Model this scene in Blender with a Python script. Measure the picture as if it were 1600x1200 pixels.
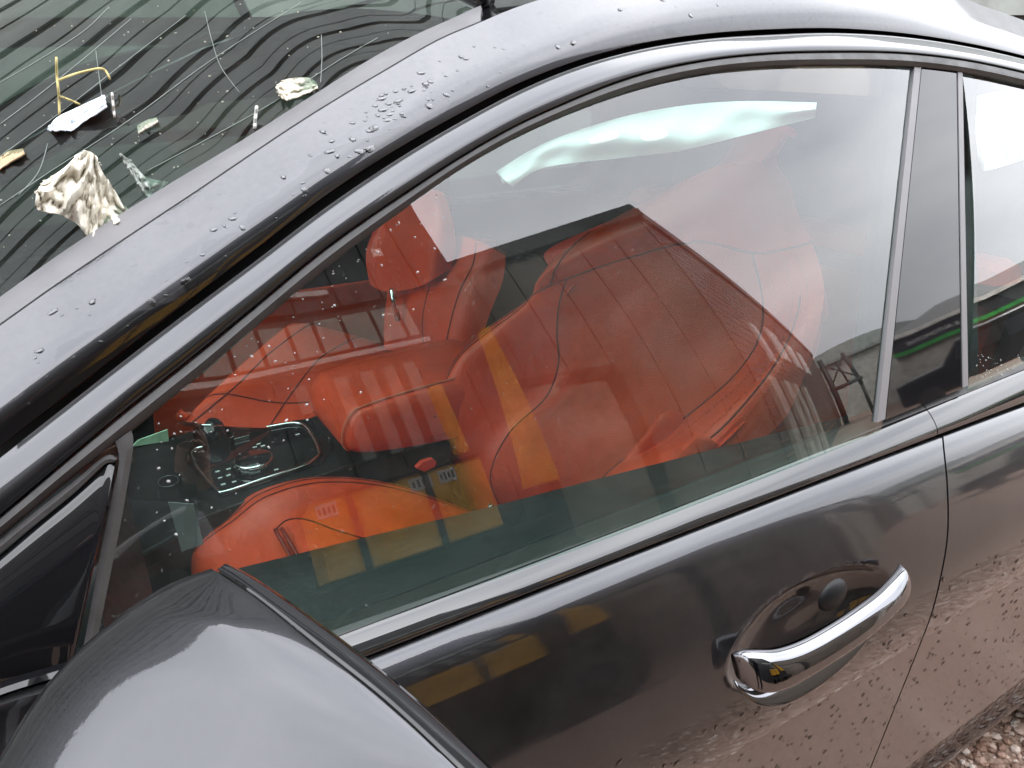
import bpy, bmesh, math, random
import numpy as np
from mathutils import Vector, Matrix
random.seed(7); np.random.seed(7)
R = math.radians
scene = bpy.context.scene
col = scene.collection
for o in list(bpy.data.objects): bpy.data.objects.remove(o)

# ------------------------------------------------------------------ camera
# world: +X = front of the car, +Y = the car's left side (towards the viewer), +Z = up
CAM = np.array([0.0, 1.38, 1.45])
FPX = 1200.0
def _basis(vp=(3030, 20), pitch=24.0):
    b = np.array([vp[0]-800, vp[1]-600, FPX]); b /= np.linalg.norm(b)
    s = math.sin(R(pitch)); A, B, C = b[0], b[1], -s*b[2]
    RR = math.sqrt(1-s*s); h = math.hypot(A, B); d = C/h
    ux = np.array([A, B])/h; uy = np.array([-ux[1], ux[0]]); t = math.sqrt(RR*RR-d*d)
    for sg in (1, -1):
        v = ux*d+uy*t*sg
        if v[1] > 0: n = np.array([v[0], v[1], s])
    a = np.cross(b, n)
    if a[2] < 0: a = -a
    return np.stack([-b, -a, -n])
M = _basis()
cam_d = bpy.data.cameras.new('camera'); cam = bpy.data.objects.new('camera', cam_d); col.objects.link(cam)
cam_d.sensor_width = 36; cam_d.lens = 36*FPX/1600; cam_d.clip_start = .01; cam_d.clip_end = 2000
right, down, fwd = M @ [1, 0, 0], M @ [0, 1, 0], M @ [0, 0, 1]
mw = Matrix(((right[0], -down[0], -fwd[0], CAM[0]), (right[1], -down[1], -fwd[1], CAM[1]),
             (right[2], -down[2], -fwd[2], CAM[2]), (0, 0, 0, 1)))
cam.matrix_world = mw
scene.camera = cam

# ------------------------------------------------------------------ world, sun, exposure
SUN_EL, SUN_AZ = R(48), R(150)
world = bpy.data.worlds.new('World'); scene.world = world; world.use_nodes = True
nt = world.node_tree; nt.nodes.clear()
wo = nt.nodes.new('ShaderNodeOutputWorld'); bg = nt.nodes.new('ShaderNodeBackground'); bg.inputs[1].default_value = .1
sky = nt.nodes.new('ShaderNodeTexSky'); sky.sky_type = 'NISHITA'; sky.sun_disc = False
sky.sun_elevation = SUN_EL; sky.sun_rotation = SUN_AZ
tc = nt.nodes.new('ShaderNodeTexCoord'); mp = nt.nodes.new('ShaderNodeMapping'); mp.inputs['Scale'].default_value = (1, 1, 2.2)
nz = nt.nodes.new('ShaderNodeTexNoise'); nz.inputs['Scale'].default_value = 1.9; nz.inputs['Detail'].default_value = 7; nz.inputs['Roughness'].default_value = .52
rp = nt.nodes.new('ShaderNodeValToRGB')
rp.color_ramp.elements[0].position = .32; rp.color_ramp.elements[0].color = (6.3, 6.5, 7.0, 1)
rp.color_ramp.elements[1].position = .70; rp.color_ramp.elements[1].color = (10.6, 10.7, 10.9, 1)
mx = nt.nodes.new('ShaderNodeMix'); mx.data_type = 'RGBA'; mx.inputs[0].default_value = .92
L = nt.links.new
L(tc.outputs['Generated'], mp.inputs[0]); L(mp.outputs[0], nz.inputs[0]); L(nz.outputs[0], rp.inputs[0])
L(sky.outputs[0], mx.inputs[6]); L(rp.outputs[0], mx.inputs[7]); sz = nt.nodes.new('ShaderNodeSeparateXYZ'); L(tc.outputs['Generated'], sz.inputs[0])
cl = nt.nodes.new('ShaderNodeMapRange'); cl.inputs[1].default_value = 0; cl.inputs[2].default_value = 1; cl.inputs[3].default_value = .55; cl.inputs[4].default_value = 1.5; L(sz.outputs[2], cl.inputs[0])
vm = nt.nodes.new('ShaderNodeVectorMath'); vm.operation = 'SCALE'; L(mx.outputs[2], vm.inputs[0]); L(cl.outputs[0], vm.inputs['Scale'])   # overcast sky: brightest overhead
L(vm.outputs[0], bg.inputs[0]); L(bg.outputs[0], wo.inputs[0])
sd = bpy.data.lights.new('sun', 'SUN'); sd.energy = .9; sd.angle = R(25); sd.color = (1, .96, .9)
sun = bpy.data.objects.new('sun', sd); col.objects.link(sun)
sun.rotation_euler = (R(90)-SUN_EL, 0, -SUN_AZ + math.pi)
vs = scene.view_settings; vs.view_transform = 'Standard'; vs.look = 'None'; vs.gamma = 1; vs.use_curve_mapping = False
vs.exposure = 2.66
scene.render.engine = 'CYCLES'
scene.cycles.use_denoising = True
scene.cycles.max_bounces = 10; scene.cycles.transparent_max_bounces = 24; scene.cycles.glossy_bounces = 6; scene.cycles.diffuse_bounces = 4
scene.cycles.sample_clamp_indirect = 8; scene.cycles.caustics_reflective = False; scene.cycles.caustics_refractive = False

# ------------------------------------------------------------------ helpers
def ray(p):
    d = np.array([p[0]-800, p[1]-600, FPX]); d /= np.linalg.norm(d); return M @ d
def aty(p, y):
    r = ray(p); return CAM + r*((y-CAM[1])/r[1])
def atz(p, z):
    r = ray(p); return CAM + r*((z-CAM[2])/r[2])
def atx(p, x):
    r = ray(p); return CAM + r*((x-CAM[0])/r[0])
def proj(P):
    v = M.T @ (np.array(P)-CAM); return (800+FPX*v[0]/v[2], 600+FPX*v[1]/v[2])
def S(x, z):                      # the barrel-shaped side glass of the car
    h = z-1.0
    return .875-.325*h-.33*h*h-.035*(x+.75)**2
def glass_hit(p, off=0.0):
    r = ray(p); t = .3
    for i in range(50):
        P = CAM+r*t; t += (P[1]-S(P[0], P[2])-off)/(-r[1])*.9
    return CAM+r*t
def spline(pts):                  # smooth y(x) through points
    xs = np.array([p[0] for p in pts], float); ys = np.array([p[1] for p in pts], float)
    h = np.diff(xs); dl = np.diff(ys)/h; m = np.zeros(len(xs)); m[0] = dl[0]; m[-1] = dl[-1]
    for i in range(1, len(xs)-1):
        m[i] = (dl[i-1]*h[i]+dl[i]*h[i-1])/(h[i]+h[i-1])
    def f(x):
        i = int(np.clip(np.searchsorted(xs, x)-1, 0, len(xs)-2)); t = (x-xs[i])/h[i]
        if t < 0: return ys[0]+m[0]*(x-xs[0])
        if t > 1: return ys[-1]+m[-1]*(x-xs[-1])
        return ((1+2*t)*(1-t)**2*ys[i]+t*(1-t)**2*h[i]*m[i]+t*t*(3-2*t)*ys[i+1]+t*t*(t-1)*h[i]*m[i+1])
    return f
def curve3(pts, n, closed=False): # Catmull-Rom through 3D (or 2D) points
    P = [np.array(p, float) for p in pts]; out = []
    m = len(P); segs = m if closed else m-1
    per = max(1, n//segs)
    for i in range(segs):
        if closed: a, b, c, d = P[(i-1) % m], P[i], P[(i+1) % m], P[(i+2) % m]
        else: a, b, c, d = P[max(i-1, 0)], P[i], P[i+1], P[min(i+2, m-1)]
        for k in range(per):
            t = k/per
            out.append(.5*((2*b)+(c-a)*t+(2*a-5*b+4*c-d)*t*t+(3*b-a-3*c+d)*t**3))
    if not closed: out.append(P[-1])
    return out
def sm(a, b, x):
    t = min(1, max(0, (x-a)/(b-a))); return t*t*(3-2*t)
def lerp(a, b, t): return a+(b-a)*t

def link(o, parent=None):
    col.objects.link(o)
    if parent: o.parent = parent
    return o
def tag(o, label=None, cat=None, group=None, kind=None):
    if label: o['label'] = label
    if cat: o['category'] = cat
    if group: o['group'] = group
    if kind: o['kind'] = kind
    return o
def empty(name, loc, label, cat, group=None):
    o = bpy.data.objects.new(name, None); o.location = loc; link(o); tag(o, label, cat, group); o.empty_display_size = .1
    return o
def fix(parent, o):               # keep world coordinates under a thing whose Empty is not at the origin
    if parent:
        o.parent = parent
        p = parent; m = Matrix.Identity(4)
        chain = []
        while p: chain.append(p); p = p.parent
        for q in reversed(chain): m = m @ q.matrix_parent_inverse @ q.matrix_basis
        o.matrix_parent_inverse = m.inverted()
def mesh(name, vs_, fs, mat, parent=None, smooth=True, solid=0, soff=-1, bevel=0, sub=0, outward=None):
    me = bpy.data.meshes.new(name); me.from_pydata([tuple(map(float, v)) for v in vs_], [], fs)
    if outward is not None:       # orient the faces of an open sheet along a direction
        me.update(); n = Vector((0, 0, 0))
        for p in me.polygons: n += p.normal*p.area
        if n.dot(Vector(outward)) < 0: me.flip_normals()
    elif not solid:
        bm = bmesh.new(); bm.from_mesh(me); bmesh.ops.recalc_face_normals(bm, faces=bm.faces); bm.to_mesh(me); bm.free()
    if smooth: me.polygons.foreach_set('use_smooth', [True]*len(me.polygons))
    me.update()
    o = bpy.data.objects.new(name, me); col.objects.link(o)
    if mat: me.materials.append(mat)
    if sub:
        md = o.modifiers.new('s', 'SUBSURF'); md.levels = md.render_levels = sub
    if solid:
        md = o.modifiers.new('t', 'SOLIDIFY'); md.thickness = solid; md.offset = soff
        md = o.modifiers.new('e', 'EDGE_SPLIT'); md.split_angle = R(50)
    if bevel:
        md = o.modifiers.new('b', 'BEVEL'); md.width = bevel; md.segments = 2; md.limit_method = 'ANGLE'; md.angle_limit = R(40)
    fix(parent, o)
    return o
def grid_faces(nr, nc, cr=False, cc=False):
    f = []
    for i in range(nr if cr else nr-1):
        for j in range(nc if cc else nc-1):
            i2, j2 = (i+1) % nr, (j+1) % nc
            f.append((i*nc+j, i*nc+j2, i2*nc+j2, i2*nc+j))
    return f
def grid(name, rows, mat, parent=None, cr=False, cc=False, **k):
    nc = len(rows[0]); return mesh(name, [p for r in rows for p in r], grid_faces(len(rows), nc, cr, cc), mat, parent, **k)
def tube(name, path, rad, mat, parent=None, n=8, closed=False, cap=True, flat=None, **k):
    P = [np.array(p, float) for p in path]; m = len(P); rows = []; up = np.array([0, 0, 1.0]); u = None
    for i in range(m):
        t = (P[(i+1) % m]-P[i-1]) if closed else (P[min(i+1, m-1)]-P[max(i-1, 0)])
        t = t/(np.linalg.norm(t)+1e-9)
        if u is None:
            u = np.cross(t, up) if abs(t[2]) < .9 else np.cross(t, [1, 0, 0])
        u = u-t*np.dot(u, t); u /= np.linalg.norm(u)+1e-9; v = np.cross(t, u)
        r = rad(i/(m-1)) if callable(rad) else rad
        rows.append([P[i]+r*(math.cos(a)*u+math.sin(a)*v) for a in np.linspace(0, 2*math.pi, n, endpoint=False)])
    vs_ = [p for r in rows for p in r]; fs = grid_faces(m, n, closed, True)
    if cap and not closed:
        fs.append(tuple(range(n))[::-1]); fs.append(tuple((m-1)*n+i for i in range(n)))
    return mesh(name, vs_, fs, mat, parent, **k)
def box(name, lo, hi, mat, parent=None, bevel=.0, **k):
    x0, y0, z0 = lo; x1, y1, z1 = hi
    v = [(x0, y0, z0), (x1, y0, z0), (x1, y1, z0), (x0, y1, z0), (x0, y0, z1), (x1, y0, z1), (x1, y1, z1), (x0, y1, z1)]
    f = [(0, 3, 2, 1), (4, 5, 6, 7), (0, 1, 5, 4), (1, 2, 6, 5), (2, 3, 7, 6), (3, 0, 4, 7)]
    return mesh(name, v, f, mat, parent, smooth=False, bevel=bevel, **k)
def obox(name, o, ax, ay, az, mat, parent=None, bevel=0, **k):   # oriented box from a corner and three edge vectors
    o, ax, ay, az = [np.array(q, float) for q in (o, ax, ay, az)]
    v = [o, o+ax, o+ax+ay, o+ay, o+az, o+ax+az, o+ax+ay+az, o+ay+az]
    f = [(0, 3, 2, 1), (4, 5, 6, 7), (0, 1, 5, 4), (1, 2, 6, 5), (2, 3, 7, 6), (3, 0, 4, 7)]
    return mesh(name, v, f, mat, parent, smooth=False, bevel=bevel, **k)
def prism(name, poly, vec, mat, parent=None, smooth=False, bevel=0):
    n = len(poly); vec = np.array(vec, float); v = [np.array(p, float) for p in poly]; v = v+[p+vec for p in v]
    f = [tuple(range(n))[::-1], tuple(range(n, 2*n))]+[(i, (i+1) % n, n+(i+1) % n, n+i) for i in range(n)]
    return mesh(name, v, f, mat, parent, smooth=smooth, bevel=bevel)

# ------------------------------------------------------------------ materials
def newmat(name):
    m = bpy.data.materials.new(name); m.use_nodes = True; return m, m.node_tree, m.node_tree.nodes['Principled BSDF']
def noise(t, scale, detail=4, rough=.55, vec=None):
    n = t.nodes.new('ShaderNodeTexNoise'); n.inputs['Scale'].default_value = scale; n.inputs['Detail'].default_value = detail; n.inputs['Roughness'].default_value = rough
    if vec is None:
        c = t.nodes.new('ShaderNodeTexCoord'); vec = c.outputs['Object']
    t.links.new(vec, n.inputs['Vector']); return n
def ramp(t, src, stops):
    r = t.nodes.new('ShaderNodeValToRGB'); e = r.color_ramp.elements
    while len(e) < len(stops): e.new(.5)
    for q, (p, c) in zip(e, stops):
        q.position = p; q.color = c if len(c) == 4 else (*c, 1)
    t.links.new(src, r.inputs[0]); return r.outputs[0]
def bump(t, src, strength, dist, bsdf, sock='Normal'):
    b = t.nodes.new('ShaderNodeBump'); b.inputs['Strength'].default_value = strength; b.inputs['Distance'].default_value = dist
    t.links.new(src, b.inputs['Height']); t.links.new(b.outputs[0], bsdf.inputs[sock]); return b
def simple(name, c, rough=.5, metal=0, coat=0, var=.0, nscale=20, bmp=0, bdist=.002, bscale=60, spec=.5):
    m, t, b = newmat(name)
    b.inputs['Roughness'].default_value = rough; b.inputs['Metallic'].default_value = metal; b.inputs['Coat Weight'].default_value = coat
    b.inputs['Coat Roughness'].default_value = .03; b.inputs['Specular IOR Level'].default_value = spec
    if var:
        n = noise(t, nscale); lo = tuple(q*(1-var) for q in c); hi = tuple(min(1, q*(1+var)) for q in c)
        t.links.new(ramp(t, n.outputs[0], [(.3, lo), (.7, hi)]), b.inputs['Base Color'])
        t.links.new(ramp(t, n.outputs[0], [(.3, (rough*.8,)*3), (.7, (min(1, rough*1.2),)*3)]), b.inputs['Roughness'])
    else: b.inputs['Base Color'].default_value = (*c, 1)
    if bmp: bump(t, noise(t, bscale, 5).outputs[0], bmp, bdist, b)
    return m
def paint(name, dust=.02, dustcol=(.5, .49, .5), dirt=.0, blot=0.0, scale=9, wet=False, crough=.012):
    m, t, b = newmat(name)
    b.inputs['Base Color'].default_value = (.024, .024, .028, 1); b.inputs['Roughness'].default_value = .30; b.inputs['Metallic'].default_value = .9
    b.inputs['Coat Weight'].default_value = 1; b.inputs['Coat Roughness'].default_value = crough
    df = t.nodes.new('ShaderNodeBsdfDiffuse'); df.inputs['Color'].default_value = (*dustcol, 1)
    ms = t.nodes.new('ShaderNodeMixShader'); out = t.nodes['Material Output']
    n = noise(t, scale, 8, .6); n2 = noise(t, 130, 3, .6)
    mul = t.nodes.new('ShaderNodeMath'); mul.operation = 'MULTIPLY'
    t.links.new(ramp(t, n.outputs[0], [(.36, (dust*(1-blot),)*3), (.62, (dust*(1+blot),)*3)]), mul.inputs[0])
    t.links.new(ramp(t, n2.outputs[0], [(.3, (.7,)*3), (.72, (1.3,)*3)]), mul.inputs[1])
    fac = mul.outputs[0]
    if wet:    # rain has washed the haze off in ragged patches, mostly along the gutter
        at = t.nodes.new('ShaderNodeAttribute'); at.attribute_name = 'edge'
        mpn = t.nodes.new('ShaderNodeMapping'); mpn.inputs['Scale'].default_value = (7, 15, 15); mpn.inputs['Rotation'].default_value = (0, .45, 0)
        cc = t.nodes.new('ShaderNodeTexCoord'); t.links.new(cc.outputs['Object'], mpn.inputs[0])
        w = noise(t, 1.0, 4, .5, mpn.outputs[0]); sp = noise(t, 75, 2, .5)
        sx = t.nodes.new('ShaderNodeSeparateXYZ'); t.links.new(cc.outputs['Object'], sx.inputs[0])
        def mth(op, a, b_):
            q = t.nodes.new('ShaderNodeMath'); q.operation = op
            for k, v_ in enumerate((a, b_)):
                if isinstance(v_, (int, float)): q.inputs[k].default_value = v_
                else: t.links.new(v_, q.inputs[k])
            return q.outputs[0]
        bias = mth('ADD', mth('MULTIPLY', mth('SUBTRACT', .17, at.outputs['Fac']), .95), mth('MULTIPLY', mth('MINIMUM', mth('ADD', sx.outputs[0], .32), .30), .55))
        blt = ramp(t, mth('ADD', mth('MULTIPLY', w.outputs[0], 1.25), bias), [(.62, (1,)*3), (.645, (0.03,)*3)])
        spk = ramp(t, sp.outputs[0], [(.68, (1,)*3), (.71, (.3,)*3)])
        fac = mth('MULTIPLY', mth('MULTIPLY', fac, blt), spk)
    t.links.new(fac, ms.inputs[0]); t.links.new(b.outputs[0], ms.inputs[1]); t.links.new(df.outputs[0], ms.inputs[2]); t.links.new(ms.outputs[0], out.inputs[0])
    bump(t, noise(t, 420, 2).outputs[0], .018, .001, b, 'Coat Normal')
    return m
def glassmat(name, tint, gain=1.75, specks=.10):
    m, t, b = newmat(name); t.nodes.remove(b); out = t.nodes['Material Output']
    fr = t.nodes.new('ShaderNodeFresnel'); fr.inputs[0].default_value = 1.5
    ge = t.nodes.new('ShaderNodeNewGeometry'); inv = t.nodes.new('ShaderNodeMath'); inv.operation = 'SUBTRACT'; inv.inputs[0].default_value = gain
    sc = t.nodes.new('ShaderNodeMath'); sc.operation = 'MULTIPLY'; sc.inputs[1].default_value = gain
    t.links.new(ge.outputs['Backfacing'], sc.inputs[0]); t.links.new(sc.outputs[0], inv.inputs[1])
    mu = t.nodes.new('ShaderNodeMath'); mu.operation = 'MULTIPLY'; mu.use_clamp = True
    t.links.new(fr.outputs[0], mu.inputs[0]); t.links.new(inv.outputs[0], mu.inputs[1])
    tr = t.nodes.new('ShaderNodeBsdfTransparent'); tr.inputs[0].default_value = (*tint, 1)
    gl = t.nodes.new('ShaderNodeBsdfGlossy'); gl.inputs['Roughness'].default_value = .0
    # thin film of dust and dried rain on the glass
    df = t.nodes.new('ShaderNodeBsdfDiffuse'); df.inputs[0].default_value = (.55, .56, .55, 1)
    n = noise(t, 14, 8, .62); n2 = noise(t, 260, 2, .5)
    pm = t.nodes.new('ShaderNodeMath'); pm.operation = 'ADD'
    t.links.new(ramp(t, n.outputs[0], [(.40, (.004,)*3), (.75, (.018,)*3)]), pm.inputs[0])
    t.links.new(ramp(t, n2.outputs[0], [(.70, (0,)*3), (.76, (specks,)*3)]), pm.inputs[1])
    ms = t.nodes.new('ShaderNodeMixShader'); t.links.new(mu.outputs[0], ms.inputs[0]); t.links.new(tr.outputs[0], ms.inputs[1]); t.links.new(gl.outputs[0], ms.inputs[2])
    m2 = t.nodes.new('ShaderNodeMixShader'); t.links.new(pm.outputs[0], m2.inputs[0]); t.links.new(ms.outputs[0], m2.inputs[1]); t.links.new(df.outputs[0], m2.inputs[2])
    t.links.new(m2.outputs[0], out.inputs[0]); return m
def leather(name, c, perf=False, rough=.42):
    m, t, b = newmat(name); b.inputs['Roughness'].default_value = rough; b.inputs['Specular IOR Level'].default_value = .45
    n = noise(t, 6, 5); t.links.new(ramp(t, n.outputs[0], [(.3, tuple(q*.82 for q in c)), (.7, tuple(min(1, q*1.12) for q in c))]), b.inputs['Base Color'])
    v = t.nodes.new('ShaderNodeTexVoronoi'); v.inputs['Scale'].default_value = 300; v.feature = 'DISTANCE_TO_EDGE'
    c_ = t.nodes.new('ShaderNodeTexCoord'); t.links.new(c_.outputs['Object'], v.inputs['Vector'])
    bp = bump(t, ramp(t, v.outputs['Distance'], [(0, (0,)*3), (.25, (1,)*3)]), .35, .0006, b)
    cr = noise(t, 26, 4, .6); b2 = t.nodes.new('ShaderNodeBump'); b2.inputs['Strength'].default_value = .35; b2.inputs['Distance'].default_value = .006
    t.links.new(cr.outputs[0], b2.inputs['Height']); t.links.new(bp.outputs[0], b2.inputs['Normal']); t.links.new(b2.outputs[0], b.inputs['Normal'])
    if perf:
        def mth(op, a, b_=0.0):
            q = t.nodes.new('ShaderNodeMath'); q.operation = op
            for k, v_ in enumerate((a, b_)):
                if isinstance(v_, (int, float)): q.inputs[k].default_value = v_
                else: t.links.new(v_, q.inputs[k])
            return q.outputs[0]
        a1 = t.nodes.new('ShaderNodeAttribute'); a1.attribute_name = 'pu'; a2 = t.nodes.new('ShaderNodeAttribute'); a2.attribute_name = 'pv'
        K_ = 2*math.pi/.0062; s1 = mth('SINE', mth('MULTIPLY', mth('ADD', a1.outputs['Fac'], a2.outputs['Fac']), K_)); s2 = mth('SINE', mth('MULTIPLY', mth('SUBTRACT', a1.outputs['Fac'], a2.outputs['Fac']), K_))
        mk = ramp(t, mth('MULTIPLY', s1, s2), [(.30, (1,)*3), (.62, (0,)*3)])
        mixc = t.nodes.new('ShaderNodeMix'); mixc.data_type = 'RGBA'
        src = b.inputs['Base Color'].links[0].from_socket
        t.links.new(mk, mixc.inputs[0]); mixc.inputs[6].default_value = (c[0]*.2, c[1]*.2, c[2]*.2, 1); t.links.new(src, mixc.inputs[7]); t.links.new(mixc.outputs[2], b.inputs['Base Color'])
    return m
RED = (.68, .062, .016)
MAT = dict(
    paint=paint('black_paint', .007, blot=.7), paint_up=paint('black_paint_filmed', .050, (.55, .53, .57), blot=.25, scale=6, wet=True),
    paint_low=paint('black_paint_muddy', .12, (.30, .22, .18), blot=.25, scale=30, crough=.22), paint_hand=paint('black_paint_clean', .006),
    gloss=simple('gloss_black_trim', (.006, .006, .007), .03), satin=simple('satin_trim', (.06, .06, .065), .28, spec=.8, var=.1),
    rubber=simple('rubber_seal', (.035, .033, .033), .62, var=.2, nscale=40, bmp=.2, bscale=200), dark=simple('dark_gap', (.006, .006, .006), .8),
    blackp=simple('black_soft_plastic', (.010, .010, .011), .5, spec=.25, var=.15, bmp=.25, bdist=.0008, bscale=500), pad=simple('door_pad', (.020, .025, .026), .62, spec=.3, var=.12, bmp=.5, bdist=.0008, bscale=420),
    chrome=simple('satin_chrome', (.72, .73, .74), .16, metal=1), grey=simple('grey_trim', (.16, .155, .16), .5, var=.06), red=leather('red_leather', RED), redp=leather('red_perforated_leather', (.68, .075, .024), True),
    redd=leather('red_leather_band', (.22, .018, .010), True), stitch=simple('red_stitch', (.60, .16, .09), .7), seam=simple('dark_seam', (.13, .010, .005), .7), hchrome=simple('dark_chrome', (.17, .17, .18), .045, metal=1), carpet=simple('black_carpet', (.012, .012, .012), .95, bmp=.6, bscale=300),
    white=simple('white_cloth', (.78, .80, .80), .85, bmp=.25, bdist=.003, bscale=25), cream=simple('cream_cloth', (.66, .62, .53), .9, var=.12, bmp=.4, bdist=.004, bscale=40),
    glass=glassmat('tinted_glass', (.79, .88, .845), 2.15), dimglass=glassmat('dimming_glass', (.40, .45, .43), 1.5), wglass=glassmat('windscreen_glass', (.70, .78, .74), 2.0, specks=0), mould=simple('shadow_trim', (.012, .012, .013), .06, coat=.6, spec=.5), tyre=simple('tyre_rubber', (.02, .019, .018), .8, var=.3, bmp=.3, bscale=90),
    buckle=simple('red_buckle', (.75, .06, .03), .4), print=simple('white_print', (.7, .7, .7), .6))
DROP, _t, _b = newmat('water_drop'); _t.nodes.remove(_b)
_g = _t.nodes.new('ShaderNodeBsdfGlossy'); _g.inputs['Roughness'].default_value = .02; _tr = _t.nodes.new('ShaderNodeBsdfTransparent')
_f = _t.nodes.new('ShaderNodeFresnel'); _f.inputs[0].default_value = 1.45; _m = _t.nodes.new('ShaderNodeMixShader')
_t.links.new(_f.outputs[0], _m.inputs[0]); _t.links.new(_tr.outputs[0], _m.inputs[1]); _t.links.new(_g.outputs[0], _m.inputs[2]); _t.links.new(_m.outputs[0], _t.nodes['Material Output'].inputs[0])
MAT['drop'] = DROP

# ================================================================== THE YARD AROUND THE CAR
def clad(name, c, rough=.6, var=.25, scale=3): return simple(name, c, rough, var=var, nscale=scale)
EM = dict(black=clad('black_cladding', (.026, .027, .029)), brown=clad('brown_cladding', (.20, .172, .145)), dk=clad('dark_siding', (.075, .055, .048)), doorleaf=clad('door_leaf', (.31, .27, .23)), pale=clad('pale_render', (.50, .46, .40)), eave=clad('dark_eave', (.05, .052, .05)),
    pane=simple('painted_sky_pane', (.40, .46, .42), .08, spec=1.0), frame=simple('white_frame', (.72, .72, .70), .5, var=.1), yellow=clad('yellow_steel', (.74, .40, .035), .45), ydark=clad('dark_steel', (.035, .033, .03), .5), label=clad('label_white', (.62, .60, .56)),  # window panes: reflected sky painted in as pale grey-green
    ink=simple('label_ink', (.06, .06, .06), .7), green=clad('green_band', (.03, .30, .05)), gutter=clad('white_gutter', (.72, .71, .66)), fascia=clad('charcoal_fascia', (.022, .022, .026)), roofg=clad('grey_tiles', (.16, .155, .15)), wallg=clad('grey_wall', (.34, .33, .30)),
    board=clad('grey_board', (.20, .22, .205)), gap=simple('board_gap', (.014, .016, .015), .8), wood=clad('timber', (.42, .24, .11)), van=simple('van_black', (.012, .012, .014), .2, coat=1), vglass=simple('van_glass', (.03, .035, .04), .05, spec=.8), tree=clad('hedge_green', (.05, .07, .04), .8))
# ground: wet brown gravel
gm, t, b = newmat('brown_gravel'); b.inputs['Roughness'].default_value = .75
n1 = noise(t, .8, 6); n2 = noise(t, 45, 6, .7); v = t.nodes.new('ShaderNodeTexVoronoi'); v.inputs['Scale'].default_value = 110
c_ = t.nodes.new('ShaderNodeTexCoord'); t.links.new(c_.outputs['Object'], v.inputs['Vector'])
mx_ = t.nodes.new('ShaderNodeMix'); mx_.data_type = 'RGBA'
t.links.new(ramp(t, n1.outputs[0], [(.35, (.25,)*3), (.65, (.75,)*3)]), mx_.inputs[0])
t.links.new(ramp(t, n2.outputs[0], [(.3, (.10, .055, .035)), (.5, (.21, .125, .085)), (.72, (.36, .26, .2))]), mx_.inputs[6])
t.links.new(ramp(t, v.outputs['Color'], [(.2, (.13, .075, .05)), (.8, (.34, .24, .19))]), mx_.inputs[7])
t.links.new(mx_.outputs[2], b.inputs['Base Color']); bump(t, v.outputs['Distance'], .5, .008, b)
g = mesh('ground', [(-300, -300, 0), (300, -300, 0), (300, 300, 0), (-300, 300, 0)], [(0, 1, 2, 3)], gm, smooth=False, outward=(0, 0, 1)); tag(g, kind='structure')

def P3(o, dv, s, z, out=0):     # a point on a wall: along it, up, and out towards the car
    n = np.array([dv[1], -dv[0]])
    if np.dot(n, np.array([-.5, .8])-np.array(o)) < 0: n = -n
    q = np.array(o)+np.array(dv)*s+n*out
    return np.array([q[0], q[1], z])
def wallbox(name, o, dv, s0, s1, z0, z1, d0, d1, mat, parent, bevel=0):
    a = P3(o, dv, s0, z0, d0)
    return obox(name, a, P3(o, dv, s1, z0, d0)-a, P3(o, dv, s0, z0, d1)-a, (0, 0, z1-z0), mat, parent, bevel)
# --- tall black workshop facing the car side
O, D = (0.0, 5.7), (1.0, 0.0)
ws = empty('black_workshop', (4, 5.7, 0), 'tall black clad workshop with a row of high windows, reflected in the front window', 'building')
wallbox('core_wall', O, D, -2.70, 14, 0, 8.6, -9, -.06, EM['black'], ws)
x = -2.73
while x < 13.9:
    if x < 4: wallbox('cladding_panel', O, D, x, x+.385, 0, 3.62, -.06, 0, EM['black'], ws); wallbox('cladding_panel', O, D, x, x+.385, 4.52, 8.6, -.06, 0, EM['black'], ws)
    else: wallbox('cladding_panel', O, D, x, x+.385, 0, 8.6, -.06, 0, EM['black'], ws)
    x += .41
wallbox('roof_edge', O, D, -2.76, 14.05, 8.6, 8.85, -9, .12, EM['eave'], ws)
wallbox('window_band', O, D, -2.12, 3.9, 3.80, 4.45, -.06, -.03, EM['ydark'], ws)
x = -2.09; mul = [-2.09, -1.97, -1.72, -1.44, -1.19, -.96, -.70]
xs_ = [-2.11, -1.985, -1.735, -1.455, -1.205, -.975, -.72, -.46, -.2, .06, .32]
for a, b_ in zip(xs_[:-1], xs_[1:]):
    w = wallbox('window', O, D, a+.02, b_-.02, 3.86, 4.36, -.03, .0, EM['pane'], ws)
wallbox('window_sill', O, D, -2.12, .4, 3.68, 3.75, -.06, .10, EM['frame'], ws)
for xx in (-1.85, -1.66, -1.47, -1.24, -.9):
    wallbox('pale_post', O, D, xx-.05, xx+.05, 2.35 if xx < -1 else 3.1, 3.47, 0, .05, EM['board'], ws)
for (xx, zz, w_, h_) in ((-2.09, 5.29, .10, .12), (-1.86, 5.52, .11, .06), (-1.2, 4.76, .5, .07)):
    wallbox('sky_sliver_plate', O, D, xx-w_/2, xx+w_/2, zz-h_/2, zz+h_/2, 0.0, .03, EM['frame'], ws)  # white plates added to stand for bright slivers of sky
# --- lower brown unit to its side, with a gable wall running away
K = (-5.4, 5.76); d1 = np.array([.94, .34]); d1 /= np.linalg.norm(d1); d2 = np.array([-.77, .64]); d2 /= np.linalg.norm(d2)
bu = empty('brown_unit', (-4, 6.5, 0), 'brown panelled unit with dark eaves, its corner reflected in the front window', 'building')
cx = [P3(K, d1, 0, 0, -.07), P3(K, d1, 6, 0, -.07), P3(K, d1, 6, 0, -12), P3(K, d2, 27, 0, -.07)]
prism('core_wall', cx, (0, 0, 5.25), EM['dk'], bu)
s_ = 0.02
while s_ < 5.8:
    wallbox('cladding_panel', K, d1, s_, s_+.435, 0, 5.22, -.06, 0, EM['brown'], bu); s_ += .45
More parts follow.
